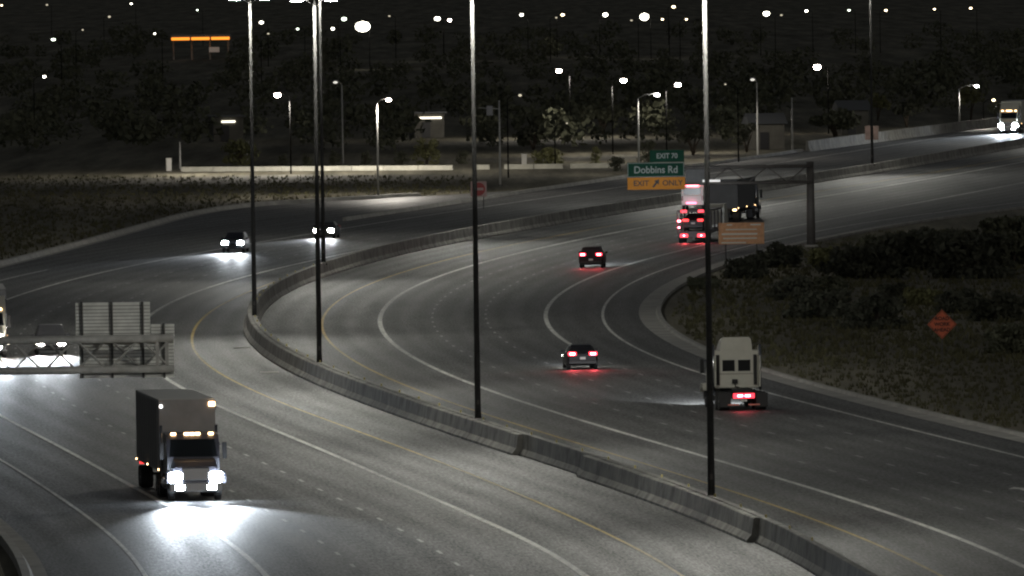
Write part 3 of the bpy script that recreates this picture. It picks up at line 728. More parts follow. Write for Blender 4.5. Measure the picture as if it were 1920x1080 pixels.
def make_tractor(parent, paint, roof=3.0, sleeper=True, lit=True, tail=None, head=head_hot, beam=0, deflector=False, rear_windows=False):
    # origin on the ground under the middle of the rear axles; front bumper at +Y
    t = parent; fy = 6.6
    MB().box(-.45, .45, -1.4, fy-.6, .75, 1.0).build('frame', chassis_mat, t)
    cab_back = 1.55 if sleeper else 2.3
    cab_front = fy - 1.35
    zf = 1.15
    prof = [(cab_back, zf), (cab_front, zf), (cab_front, 1.95), (cab_front-.55, 2.75), (cab_front-.8, min(roof, 2.95)), (cab_back+ (.9 if roof > 3.2 else .2), roof), (cab_back, roof-.06)]
    MB().prism_x(prof, -1.18, 1.18).build('cab', paint, t)
    hood = [[(x*(1.0 if k < 2 else .93), y, z) for x, z in ((1.0, .85), (1.05, 1.5), (.92, 1.78+dz), (-.92, 1.78+dz), (-1.05, 1.5), (-1.0, .85))] for k, (y, dz) in enumerate(((cab_front-.05, .12), (fy-.5, .0), (fy-.08, -.22)))]
    MB().loft(hood).build('hood', paint, t)
    MB().box(-.62, .62, fy-.12, fy-.03, .95, 1.5, .03).build('grille', chrome, t)
    MB().box(-1.2, 1.2, fy-.15, fy+.08, .42, .86, .05).build('front_bumper', chrome, t)
    MB().add([(-1.08, cab_front+.02, 1.98), (1.08, cab_front+.02, 1.98), (1.0, cab_front-.53, 2.74), (-1.0, cab_front-.53, 2.74), (-1.08, cab_front, 1.98), (1.08, cab_front, 1.98), (1.0, cab_front-.56, 2.74), (-1.0, cab_front-.56, 2.74)], [(0,1,2,3),(7,6,5,4),(0,4,5,1),(1,5,6,2),(2,6,7,3),(3,7,4,0)]).build('windshield', glass, t)
    for s in (-1, 1):
        MB().box(s*1.19-.012, s*1.19+.012, cab_front-1.35, cab_front-.35, 1.95, 2.6, .004).build('side_window', glass, t)
        mi = MB().box(s*1.42-.1, s*1.42+.1, cab_front-.35, cab_front-.22, 1.85, 2.6, .03).build('mirror', plastic, t)
        MB().tube([(s*1.17, cab_front-.3, 2.5), (s*1.36, cab_front-.28, 2.5)], .02, 6).build('bracket', chrome, mi)
        MB().box(s*.92-.30, s*.92+.30, fy-.11, fy-.004, .93, 1.31, .10).build('headlight', head if lit else M('unlit headlight', (.5,.5,.5), .15), t)  # oversized too, so the lit headlight's bloom is in its shape
        if lit: MB().box(s*.72-.2, s*.72+.2, fy+.06, fy+.1, .52, .74, .02).build('added_glare', head, t)  # added glowing box under the headlight, widens its glare
        MB().prism_x([(fy-1.75, .95), (fy-1.55, 1.25), (fy-.75, 1.3), (fy-.35, 1.0), (fy-.35, .8), (fy-.75, 1.1), (fy-1.45, 1.1), (fy-1.7, .9)], s*1.22 - .17, s*1.22 + .05).build('fender', paint, t)
        wheel(t, s*1.05, fy-1.15, .5, .3, s)
        for yy in (-.65, .65): wheel(t, s*.98, yy, .5, .56, s)
        MB().tube([(s*.95, 2.0, .72), (s*.95, 3.6, .72)], .32, 14).build('fuel_tank', chrome, t, True)
        MB().tube([(s*1.25, cab_back-.12, 1.0), (s*1.25, cab_back-.12, min(roof, 3.2)+.3)], .07, 10).build('exhaust_stack', chrome, t, True)
        MB().box(s*.98-.3, s*.98+.3, -1.42, -1.39, .2, .95).build('mud_flap', plastic, t)
        if tail: 
            q = MB().box(s*.29-.28, s*.29+.28, -1.46, -1.40, .66, .92, .02).build('tail_light', tail_red, t)
            MB().box(s*.2-.14, s*.2+.14, -1.475, -1.462, .74, .84, .003).build('bulb', tail, q)
        if sleeper: MB().box(s*1.19-.03, s*1.19+.03, cab_back-.55, cab_back+.02, 1.2, roof-.3, .01).build('side_fairing', paint, t)
        if beam: spot('headlight_beam', (s*.95, fy+.1, 1.12), (s*.02, 1, -.025), beam, 20, 1.0, (.82, .91, 1.0), .12, t)
    MB().box(-.5, .5, -.5, .5, 1.0, 1.14, .03).build('fifth_wheel', chassis_mat, t)
    if deflector:
        d = [(cab_back, roof-.05), (cab_front-.9, roof-.12), (cab_back+.9, roof+.62), (cab_back, roof+.68)]
        MB().loft([[(x*w_, y, z) for x, z in ((-1, roof-.05), (1, roof-.05), (.93, top-.12), (.8, top), (-.8, top), (-.93, top-.12))] for y, w_, top in ((cab_back, .86, roof+.68), (cab_back+.9, .86, roof+.6), (cab_front-.9, .8, roof+.02))]).build('roof_fairing', paint, t)
    if lit:
        zmk = min(roof, 2.95) + .02
        for x in (-.85, -.25, 0, .25, .85):
            MB().box(x-.11, x+.11, cab_front-.86, cab_front-.72, zmk-.05, zmk+.06, .02).build('roof_marker', amber_lit, t)
    if rear_windows:
        for s in (-1, 1):
            MB().box(s*.42-.33, s*.42+.33, cab_back-.02, cab_back-.004, 2.02, 2.62, .006).build('rear_window', glass, t)
            MB().box(s*1.0-.09, s*1.0+.09, cab_back-.09, cab_back-.004, 1.3, 2.9, .02).build('gap_strip', chassis_mat, t)  # dark strip standing for the shaded gap beside the side fairing
            MB().box(s*.55-.3, s*.55+.3, -1.44, -1.415, .28, .36, .004).build('reflective_tape', M('reflective tape', (.7, .25, .2), .4), t)
        MB().box(-1.1, 1.1, cab_back-.03, cab_back-.004, 1.86, 1.90, .004).build('seam', M('cab seam', (.25, .24, .2), .6), t)
        MB().box(-.25, .05, cab_back-.12, cab_back-.004, 1.35, 1.6, .02).build('air_line_box', chassis_mat, t)
        MB().tube([(-.1, cab_back-.1, 1.5), (-.15, .9, 1.2), (-.05, .3, 1.2)], .03, 6).build('air_line', plastic, t)
        MB().box(-.16, .16, -1.5, -1.47, .48, .62).build('licence_plate', plate, t)
    return t
def make_trailer(t, body, h=4.1, L_=15.5, y_front=1.3, tail=None, front_lamps=False, band=None):
    y0 = y_front - L_
    MB().box(-1.29, 1.29, y0, y_front, 1.2, h, .03).build('trailer_box', body, t)
    MB().box(-.5, .5, y0+.4, y_front-.4, .95, 1.19).build('trailer_frame', chassis_mat, t)
    for s in (-1, 1):
        for yy in (y0+1.3, y0+2.6): wheel(t, s*1.0, yy, .5, .56, s)
        MB().box(s*.62-.57, s*.62+.57, y0-.03, y0-.004, 1.3, h-.12, .008).build('trailer_door', body, t)
        MB().box(s*1.0-.15, s*1.0+.15, y0-.05, y0-.004, 1.02, 1.16, .01).build('tail_light', tail or tail_dim, t)
        MB().box(s*.9-.05, s*.9+.05, y0+4.5, y0+4.6, .3, 1.0).build('landing_leg', chassis_mat, t) if False else None
    MB().box(-1.2, 1.2, y0-.02, y0+.1, .5, .62).build('under_guard', chassis_mat, t)
    seam = MB().box(-.012, .012, -.03, .03, 1.3, h-.1).mesh('side_seam', rib_mat); mk = MB().box(-.02, .02, -.08, .08, 1.24, 1.30).mesh('side_marker', amber_lit)
    for s in (-1, 1):
        for i in range(1, int(L_/1.25)):
            q = link('side_seam', seam, t); q.location = (s*1.302, y0 + i*1.25, 0)
        for yy in (y0 + .3, y0 + L_*.5, y_front - .3):
            q = link('side_marker', mk, t); q.location = (s*1.31, yy, 0)
    MB().box(-1.29, 1.29, y0, y_front, h + .002, h + .03, .008).build('roof_sheet', M('trailer roof sheet', (.42, .42, .41), .6), t)
    if front_lamps:
        MB().box(-1.27, -.99, y_front+.003, y_front+.06, h-.30, h-.10, .02).build('corner_marker', amber_lit, t)
        MB().box(1.12, 1.24, y_front+.003, y_front+.05, h-.34, h-.22, .02).build('corner_marker', white_dot, t)
    return t

def lane_place(px, py, away, key_extra=0.0):
    p = G(px, py); a = -math.atan(slope(p.y) )
    return (p.x, p.y, 0), (a if away else a + math.pi)
white_truck = M('white truck paint', (0.55, 0.54, 0.47), 0.45, noise=1.5, amt=.08)
silver_truck = M('grey truck paint', (0.06, 0.06, 0.075), 0.4, noise=1.5, amt=.1)
trailer_dark = M('dark trailer side', (0.07, 0.07, 0.075), 0.55, noise=1.0, amt=.15)
trailer_grey = M('grey trailer box', (0.2, 0.2, 0.21), 0.5, noise=1.0, amt=.15)
black_paint = M('black car paint', (0.010, 0.010, 0.012), 0.45, spec=.25)
dark_red = M('dark car paint', (0.025, 0.014, 0.016), 0.45, spec=.25)
silver_paint = M('silver car paint', (0.35, 0.36, 0.37), 0.3, .4, coat=.5)
white_paint_car = M('white van paint', (0.85, 0.84, 0.78), 0.4)

def shift(loc, rz, d):      # move along heading
    return (loc[0] - math.sin(rz)*d, loc[1] + math.cos(rz)*d, loc[2])
# big oncoming truck: the pixel is under its front bumper
loc, rz = lane_place(368, 940, False); loc = shift(loc, rz, -6.6)
t = thing('semi_truck', 'large dark semi truck with blazing blue-white headlights and box trailer, lower left', 'truck', loc, rz)
make_tractor(t, silver_truck, 3.0, False, True, None, head_hot, 34000); make_trailer(t, trailer_grey, 4.42, 15.8, 1.35, None, True)
# truck cut off by the left edge
loc, rz = lane_place(-24, 672, False); loc = shift(loc, rz, -6.6)
t = thing('semi_truck', 'semi truck cut off by the left edge of the picture, amber lamps above', 'truck', loc, rz)
make_tractor(t, white_truck, 3.75, True, True, None, head_warm, 30000); make_trailer(t, trailer_grey, 4.1, 15.8, 1.3)
# far truck at upper right
loc, rz = lane_place(1890, 251, False); loc = shift(loc, rz, -6.6)
t = thing('semi_truck', 'far semi truck with two bright headlights at the upper right edge', 'truck', loc, rz)
make_tractor(t, white_truck, 4.0, True, True, None, head_hot, 50000, deflector=False); make_trailer(t, white_truck, 4.15, 15.8, 1.3)
# oncoming cars
loc, rz = lane_place(96, 666, False); loc = shift(loc, rz, -2.8)
make_car('car', 'oncoming pickup with headlights seen through the left sign truss', 'pickup', trailer_grey, loc, rz, None, head_warm, None, 20000)
loc, rz = lane_place(436, 474, False); loc = shift(loc, rz, -2.4)
make_car('car', 'oncoming car with dazzling bluish headlights left of the barrier bend', 'suv', black_paint, loc, rz, None, head_hot, None, 16000)
loc, rz = lane_place(607, 447, False); loc = shift(loc, rz, -2.4)
make_car('car', 'oncoming car with two white headlights next to the light poles at the bend', 'sedan', black_paint, loc, rz, None, head_warm, None, 7000)
# cars driving away
loc, rz = lane_place(1108, 503, True); loc = shift(loc, rz, 2.35)
make_car('car', 'dark crossover with red tail lights, the farther of the two cars driving away', 'suv', dark_red, loc, rz, None, head_warm, tail_hot, 34000)
loc, rz = lane_place(1093, 693, True); loc = shift(loc, rz, 2.4)
make_car('car', 'black sedan with red tail lights, the nearer of the two cars driving away', 'sedan', black_paint, loc, rz, None, head_warm, tail_hot, 9000)
# white tractor without trailer
loc, rz = lane_place(1394, 770, True); loc = shift(loc, rz, 1.4)
t = thing('truck_tractor', 'white truck tractor without a trailer, two rear windows, red light below', 'truck', loc, rz + .02)
make_tractor(t, white_truck, 3.15, True, False, tail_hot, deflector=True, rear_windows=True)
for s in (-1, 1): spot('headlight_beam', (s*.95, 6.75, 1.12), (s*.02, 1, -.08), 30000, 30, 1.0, (.9, .95, 1.0), .12, t)
# dark box truck beside the car carrier
loc, rz = lane_place(1356, 417, True)
t = thing('box_truck', 'dark box trailer truck right beside the red-lit car carrier', 'truck', shift(loc, rz, 14.5), rz)
make_tractor(t, silver_truck, 3.0, False, False); make_trailer(t, trailer_dark, 3.85, 15.0, 1.0, amber_lit)
# car carrier with stacked vehicles
loc, rz = lane_place(1299, 456, True)
cc_ = thing('car_carrier', 'car carrier truck with stacked vehicles and many red lights', 'truck', loc, rz)
carrier = M('carrier steel', (0.10, 0.09, 0.09), .55, .3)
MB().box(-1.28, 1.28, 0, 15, .78, .98, .02).build('lower_deck', carrier, cc_)
MB().box(-1.28, 1.28, 0, 14, 2.60, 2.74, .02).build('upper_deck', carrier, cc_)
MB().box(-1.25, 1.25, -.05, .08, .45, .78, .02).build('rear_beam', carrier, cc_)
for s in (-1, 1):
    for yy in (.2, 3.6, 7.0, 10.4, 13.8):
        MB().box(s*1.25-.07, s*1.25+.07, yy-.08, yy+.08, .985, 2.595).build('post', carrier, cc_)
    for yy in (1.6, 2.9): wheel(cc_, s*1.02, yy, .48, .5, s)
    MB().box(s*.10-.06, s*.10+.06, -.10, -.092, .59, .69, .003).build('bulb', tail_hot, (lambda q: q)(MB().box(s*.72-.32, s*.72+.32, -.09, -.052, .5, .78, .02).build('tail_light', tail_red, cc_))).location.x = s*.62
    MB().box(s*.72-.24, s*.72+.24, -.06, -.002, 2.56, 2.78, .01).build('deck_light', tail_red, cc_)
    spot('tail_glow', (s*.72, -.16, .64), (0, -1, -.35), 110, 150, 1, (1, .1, .12), .1, cc_)
MB().box(-1.24, -1.0, -.06, -.002, 1.80, 1.92, .01).build('deck_light', tail_hot, cc_)
MB().box(-1.22, -1.06, -.06, -.002, 1.28, 1.36, .01).build('deck_light', tail_hot, cc_)
MB().box(-.5, .35, -.07, -.01, 3.30, 3.42, .01).build('deck_light', emis('pink lamp', (1, .22, .4), 4), cc_)
tr = [(17.2, 1.0), (20.5, 1.0), (20.5, 1.9), (19.9, 2.7), (19.4, 2.95), (17.2, 2.95)]
MB().prism_x(tr, -1.2, 1.2).build('cab', white_truck, cc_)
MB().box(-.45, .45, 14.5, 21, .7, .98).build('frame', chassis_mat, cc_)
MB().box(-1.15, 1.15, 20.52, 21.9, .7, 1.75, .1).build('hood', white_truck, cc_)
for s in (-1, 1):
    for yy in (16.2, 17.5, 21.0): wheel(cc_, s*1.0, yy, .5, .4, s)
locu = shift(loc, rz, 2.9)
vn = thing('van', 'white van riding on the upper deck of the car carrier', 'van', (locu[0], locu[1], 2.74), rz)
vp = [(-2.6, .45), (-2.66, 1.2), (-2.45, 2.1), (-2.2, 2.2), (1.0, 2.2), (1.5, 1.9), (1.9, 1.25), (2.6, 1.05), (2.7, .45)]
secs = []
MB().prism_x(vp, -.92, .92).build('body', white_paint_car, vn)
MB().box(-.72, .72, -2.69, -2.64, 1.3, 1.9, .01).build('rear_window', M('van rear glass', (.2, .2, .19), .2), vn)
MB().box(-.5, .5, -2.55, -2.40, 2.09, 2.2, .02).build('roof_light', tail_hot, vn)
for s in (-1, 1):
    for yy in (-1.7, 1.7): wheel(vn, s*.82, yy, .34, .22, s)
    MB().box(s*.84-.06, s*.84+.06, -2.72, -2.63, .8, 1.2, .01).build('tail_light', M('unlit tail lamp', (.25,.01,.01), .3), vn)
locl = shift(loc, rz, 2.9)
lc = make_car('car', 'dark sedan riding on the lower deck of the car carrier', 'sedan', dark_red, (locl[0], locl[1], .98), rz, None, None, tail_dim)
#PART4
# ------------------------------------------------------------------ street lamps beyond the freeway
far_pole = M('dark bronze pole', (0.008, 0.008, 0.008), .8, spec=.1)
lamp_warm = emis('street lamp warm', (1.0, 0.86, 0.74), 60)
lamp_white = emis('street lamp white', (1.0, 0.97, 0.92), 70)
lamp_off = M('dim lamp lens', (.6, .6, .58), .4, emit=(1, .95, .85), estr=.9)
lamp_city = emis('city lamp', (1.0, 0.95, 0.78), 12)
lamp_city2 = emis('warm city lamp', (1.0, 0.80, 0.50), 9)
lamp_city3 = emis('greenish city lamp', (0.88, 1.0, 0.80), 7)
lamp_faint = emis('faint city lamp', (1.0, 0.9, 0.66), .8)
SL = {}
def globe(x, y, z, rx, rz_, n=12, k=7):  # oversized glowing ball, the lamp's bloom given as solid size
    secs = []
    for i in range(k):
        t_ = math.pi*(.03 + .94*i/(k - 1)); secs.append([(x + rx*math.sin(t_)*math.cos(2*math.pi*j/n), y + rx*math.sin(t_)*math.sin(2*math.pi*j/n), z + rz_*math.cos(t_)) for j in range(n)])
    return MB().loft(secs)
def street_lamp(px, py, h, label, arm=1.6, mat=None, watts=0, r=0.35, base=None, side=1, polemat=None, pr=.09):
    # (px,py) is the lamp head; the pole stands "arm" metres to its side
    p = G(px, py, h) if base is None else base
    t = thing('street_lamp', label, 'street lamp', (p.x - side*arm, p.y, 0), 0, 'street lamps beyond the freeway')
    key = (h, arm, mat.name, r, side, pr)
    if key not in SL:
        SL[key] = (MB().tube([(0, 0, -.05), (0, 0, h*.5), (0, 0, h - .5)], [pr, pr*.8, pr*.6], 8).mesh('pole', polemat or far_pole, True),
                   MB().tube([(0, 0, h - .5), (side*arm*.4, 0, h - .08), (side*arm, 0, h + .02)], [.05, .045, .04], 6).mesh('arm', polemat or far_pole, True),
                   MB().box(side*arm - r, side*arm + r, -r*.5, r*.5, h, h + .14, .03).mesh('luminaire', housing),
                   globe(side*arm, 0, h - r*.5, r*.9, r*(.45 + .3*math.modf(px*.37)[0])).mesh('lens', mat, True))
    a = SL[key]
    link('pole', a[0], t); link('arm', a[1], t); l = link('luminaire', a[2], t); link('lens', a[3], l)
    if watts: road_luminaire('street_lamp_light', (side*arm, 0, h - r*1.4 - .12), watts, (1.0, .93, .82), t, 1.2, 4.0, .15)
    return t
pale_pole = M('pale lamp pole', (0.42, 0.42, 0.40), .6)
def ramp_pole(px_top, py_top, px_b, py_b, label, arm, side, mat, watts=0):
    b_ = G(px_b, py_b); s_ = F / b_.y; h = (py_b - py_top) / s_
    b2 = Vector((b_.x + side*arm, b_.y, 0))
    return street_lamp(0, 0, h, label, arm, mat, watts, .3, b2, side, pale_pole, .13)
ramp_pole(640, 152, 643, 306, 'pale lamp post with its head bent left, behind the second light pole', .75, -1, lamp_off)
ramp_pole(706, 185, 709, 366, 'pale lamp post with a pinkish lit lamp left of the picture centre', 1.2, 1, lamp_warm, 2600)
ramp_pole(1195, 176, 1198, 325, 'pale lamp post with a white lamp above the green exit sign', 2.1, 1, lamp_white, 400)
ramp_pole(1418, 147, 1421, 296, 'pale lamp post with a small dim head, right of the far gantry pole', .5, -1, lamp_off)
ramp_pole(1797, 160, 1799, 240, 'pale lamp post with a bright lamp near the far truck', 2.4, 1, lamp_white, 600)
def bare_pole(name, px_top, py_top, px_b, py_b, label, cat='pole'):
    b_ = G(px_b, py_b); s_ = F / b_.y; h = (py_b - py_top) / s_
    t = thing(name, label, cat, (b_.x, b_.y, 0))
    MB().tube([(0, 0, -.05), (0, 0, h)], [.13, .08], 8).build('shaft', pale_pole, t, True)
    MB().box(-.2, .2, -.2, .2, 0, .1, .02).build('base_plate', galv, t)
    return t, h, s_
t, h, s_ = bare_pole('signal_mast', 935, 188, 938, 348, 'pale mast with a short arm and box to its left, centre', 'mast')
MB().tube([(0, 0, h - .9), (-40/s_, 0, h - .75)], [.06, .05], 8).build('mast_arm', pale_pole, t, True)
MB().box(-24/s_, -12/s_, -.2, .2, h - 1.6, h - .55, .04).build('signal_head', housing, t)
t, h, s_ = bare_pole('bare_post', 1484, 185, 1486, 286, 'bare thin pale post on the kerb left of the parapet', 'post')
MB().box(-.12, .12, -.12, .12, h, h + .12, .03).build('cap', pale_pole, t)
t, h, s_ = bare_pole('bare_post', 337, 268, 338, 318, 'short thin pale post left of the far low wall', 'post')
MB().box(-.1, .1, -.1, .1, h, h + .1, .03).build('cap', pale_pole, t)

LAMPS = [
 (520,175,9,'pinkish street lamp alone in the dark field, upper left',lamp_warm,.42,7000),
 (1048,130,9,'pinkish street lamp high above the pale mast, upper centre',lamp_warm,.42,2200),
 (1169,148,9,'pinkish street lamp left of the white-lamp post over the green sign',lamp_warm,.42,2200),
 (1271,156,9,'pinkish street lamp directly above the exit sign gantry',lamp_warm,.40,2200),
 (1532,122,9,'warm street lamp below the top edge, right of the centre poles',lamp_warm,.52,120),
 (975,177,9,'tiny white lamp right of the pale mast',lamp_faint,.2,0),
 (83,142,9,'small lone lamp in the dark at the far left',lamp_city,.24,0),
 (1360,157,9,'tiny lamp between the two poles above the gantry',lamp_faint,.13,0),
 (1863,186,3.6,'small white lamp just left of the far truck roof',lamp_city,.25,0),
 (1063,230,5,'tiny low lamp in the scrub right of centre',lamp_faint,.12,0),
 (680,42,10,'very large dazzling lamp at the top, left of the centre pole',lamp_city,1.6,0),
 (645,33,10,'lamp touching the left side of the large dazzling lamp',lamp_city,.8,0),
 (820,32,10,'wide lamp blob left of the centre pole at the top',lamp_city,1.05,100),
 (843,36,10,'small warm lamp right beside the wide lamp blob',lamp_warm,.4,0),
 (730,29,10,'faint lamp between the dazzling lamp and the wide blob',lamp_faint,.35,0),
 (978,26,10,'first lamp right of the centre pole in the top row',lamp_city,.55,60),
 (1055,26,10,'second lamp right of the centre pole in the top row',lamp_city,.55,60),
 (1043,32,10,'faint lamp under the second lamp of the top row',lamp_faint,.3,0),
 (1135,25,10,'third lamp right of the centre pole in the top row',lamp_city,.75,60),
 (1208,27,10,'fourth and biggest lamp of the top row before the tall pole',lamp_city,.95,100),
 (1184,37,10,'tiny lamp lower left of the biggest top-row lamp',lamp_faint,.25,0),
 (1242,35,10,'small lamp lower right of the biggest top-row lamp',lamp_city,.35,0),
 (1263,11,10,'small lamp near the top edge left of the tallest pole',lamp_city,.6,0),
 (1287,35,10,'small lamp touching the left side of the tallest pole',lamp_city,.38,0),
 (1437,22,10,'flat warm lamp right of the tallest pole at the top',lamp_city,.8,0),
 (1465,27,10,'faint lamp next to the flat warm lamp at the top',lamp_faint,.3,0),
 (1512,19,10,'first of the small lamps in the row at the upper right',lamp_city,.5,0),
 (1592,18,10,'second of the small lamps in the row at the upper right',lamp_city,.4,0),
 (1661,18,10,'third of the small lamps in the row at the upper right',lamp_city,.5,0),
 (1752,16,10,'fourth of the small lamps in the row at the upper right',lamp_city,.3,0),
 (1820,14,10,'last of the small lamps in the row at the upper right',lamp_city,.3,0),
 (490,40,10,'small lamp right under the glow of the leftmost tall pole',lamp_city,.55,0),
 (503,62,10,'faint lamp below right of the leftmost tall pole top',lamp_faint,.25,0),
 (558,53,10,'small lamp left of the second tall pole near the top',lamp_city,.3,0),
 (624,52,10,'small lamp right of the second tall pole near the top',lamp_city,.42,0),
 (246,6,10,'lamp at the very top edge, upper left',lamp_city,.55,0),
 (88,8,10,'dim lamp at the top edge in the left corner',lamp_faint,.4,0),
 (3,9,10,'lamp in the extreme upper left corner',lamp_city,.4,0),
 (100,72,10,'lamp in the dark field below the top left corner',lamp_city,.4,0),
 (155,55,10,'faint lamp left of the orange fascia',lamp_faint,.3,0),
 (290,62,10,'small lamp just above the orange fascia',lamp_city,.3,0),
 (205,30,10,'faint lamp midway between the corner and the orange fascia',lamp_faint,.3,0),
 (370,18,10,'small lamp above the right end of the orange fascia',lamp_city,.3,0),
]
lrng = random.Random(4)
for (px, py, h, lab, mat, r, w) in LAMPS:
    if mat is lamp_city and 'warm' not in lab: mat = lrng.choice((lamp_city, lamp_city, lamp_city2, lamp_city3))
    if py < 100: r *= lrng.uniform(.7, 1.25)
    street_lamp(px, py, h, lab, 1.4, mat, w, r, None, 1 if (px * 7) % 2 else -1)

# orange-lit canopy far left, small lit buildings
cb = G(376, 84, 3.5); s_ = F / cb.y
cn = thing('canopy', 'long low canopy with an orange glowing fascia far away, upper left', 'canopy', (cb.x, cb.y, 0))
ww = 56 / s_; MB().box(-ww, ww, 0, 8, 5.0, 5.9, .05).build('roof_slab', M('canopy slab', (.3, .28, .25), .7), cn)
for i in range(3):
    a = -ww + 2*ww*i/3; MB().box(a + .2, a + 2*ww/3 - .2, -.12, -.002, 4.65, 5.3, .03).build('fascia_panel', emis('orange fascia', (1.0, .30, .03), 1.7), cn)
for i in range(4):
    a = -ww + .6 + (2*ww - 1.2)*i/3; MB().box(a - .2, a + .2, 3.8, 4.2, -.05, 4.99).build('column', concrete, cn)
MB().box(ww*.28, ww*.62, .5, 3, 1.7, 2.9, .05).build('kiosk', M('glowing kiosk box', (.4, .36, .32), .7, emit=(1, .8, .65), estr=.10), cn)  # whole box glows dimly in place of a lit window
wallm = M('stucco wall', (0.11, 0.105, 0.09), .9, noise=1, amt=.2); roofm = M('metal shed roof', (0.12, 0.125, 0.13), .6, .2)
def shed(px, py, wpx, label, strip_h=2.6, lit=1.5, pitched=False, w_m=4.0):
    p = G(px, py, strip_h); s_ = F / p.y
    t = thing('shed', label, 'shed', (p.x, p.y, 0), .15)
    MB().box(-w_m/2, w_m/2, 0, 5, -.05, 3.2).build('wall', wallm, t)
    if pitched: MB().prism_x([(-.5, 3.1), (5.5, 3.1), (2.5, 4.4)], -w_m/2 - .4, w_m/2 + .4).build('roof', roofm, t)
    else: MB().box(-w_m/2 - .3, w_m/2 + .3, -.5, 5.4, 3.205, 3.4, .03).build('roof', roofm, t)
    MB().box(-1, .1, -.06, -.004, -.02, 2.1, .01).build('door', plastic, t)
    if lit: MB().box(-wpx/s_/2, wpx/s_/2, -.2, -.03, strip_h - .13, strip_h + .13, .03).build('strip_light', emis('strip light', (1.0, .93, .75), lit), t)
    return t
shed(428, 228, 26, 'small dark shed with one short bright strip light, left', 2.6, 2.2)
shed(805, 221, 46, 'small dark shed with a warm strip light left of the centre pole', 2.6, 1.3)
shed(1440, 240, 0, 'low shed with a pale pitched metal roof behind the kerb posts', 2.6, 0, True, 4.0)
shed(1603, 214, 0, 'low shed with a pale pitched metal roof above the small brown sign', 2.6, 0, True, 3.6)

# ------------------------------------------------------------------ far low wall with posts
fw = thing('far_wall', 'long low pale wall across the far side of the ramp', 'wall')
def wall_piece(pa_, pb_):
    a, b_ = G(*pa_), G(*pb_); d = (b_ - a).normalized(); n = Vector((-d.y, d.x, 0)) * .2
    hh = .48
    v = [a + n, a - n, b_ - n, b_ + n]; v = [(q.x, q.y, -.1) for q in v] + [(q.x, q.y, hh) for q in v]
    MB().add(v, [(0,3,2,1),(4,5,6,7),(0,1,5,4),(1,2,6,5),(2,3,7,6),(3,0,4,7)]).build('wall_section', M('pale far wall', (.5, .49, .42), .85, noise=.6, amt=.25), fw)
xs_ = [340, 400, 470, 530, 595, 660, 720, 785, 850]
for a, b_ in zip(xs_[:-1], xs_[1:]): wall_piece((a + 1, 321 - (a-340)*.0065), (b_, 321 - (b_-340)*.0065))
for a, b_ in ((886, 918), (946, 1000), (1002, 1055), (1070, 1160)): wall_piece((a, 317 - (a-886)*.012), (b_, 317 - (b_-886)*.012))
for i, (px, py, hpx, lab) in enumerate(((317, 320, 22, 'bright pale block post at the left end of the far wall'), (983, 310, 20, 'pale block post standing on the far wall right of the mast'), (465, 300, 34, 'pale thin post in front of the round bush'))):
    p = G(px, py); s_ = F / p.y
    t = thing('block_post', lab, 'post', (p.x, p.y, 0)); wq = .3 if i < 2 else .14
    MB().box(-wq, wq, -.25, .25, -.05, hpx/s_, .02).build('shaft', M('pale block', (.55, .54, .5), .8), t)
    MB().box(-wq-.05, wq+.05, -.3, .3, hpx/s_ + .003, hpx/s_ + .1, .02).build('cap', M('pale block', (.55, .54, .5), .8), t)

# ------------------------------------------------------------------ vegetation
def foliage_mat(name, c):
    mat = bpy.data.materials.new(name); nt, b_ = nodes_of(mat)
    oi = nt.nodes.new('ShaderNodeTexCoord'); n = nt.nodes.new('ShaderNodeTexNoise'); n.inputs['Scale'].default_value = 1.3; n.inputs['Detail'].default_value = 4
    nt.links.new(oi.outputs['Object'], n.inputs['Vector'])
    r = nt.nodes.new('ShaderNodeValToRGB'); r.color_ramp.elements[0].position = .35; r.color_ramp.elements[1].position = .65
    r.color_ramp.elements[0].color = tuple(x*.6 for x in c) + (1,); r.color_ramp.elements[1].color = tuple(x*1.4 for x in c) + (1,)
    nt.links.new(n.outputs['Fac'], r.inputs['Fac']); nt.links.new(r.outputs[0], b_.inputs['Base Color'])
    b_.inputs['Roughness'].default_value = .8; b_.inputs['Specular IOR Level'].default_value = .2
    return mat
fol_dark = foliage_mat('dark scrub foliage', (0.08, 0.083, 0.06)); fol_mid = foliage_mat('desert foliage', (0.115, 0.12, 0.08))
fol_pale = foliage_mat('pale desert foliage', (0.19, 0.19, 0.09)); fol_dry = foliage_mat('dry grass', (0.10, 0.095, 0.05)); bark = M('bark', (0.07, 0.055, 0.04), .9, noise=4, amt=.3)
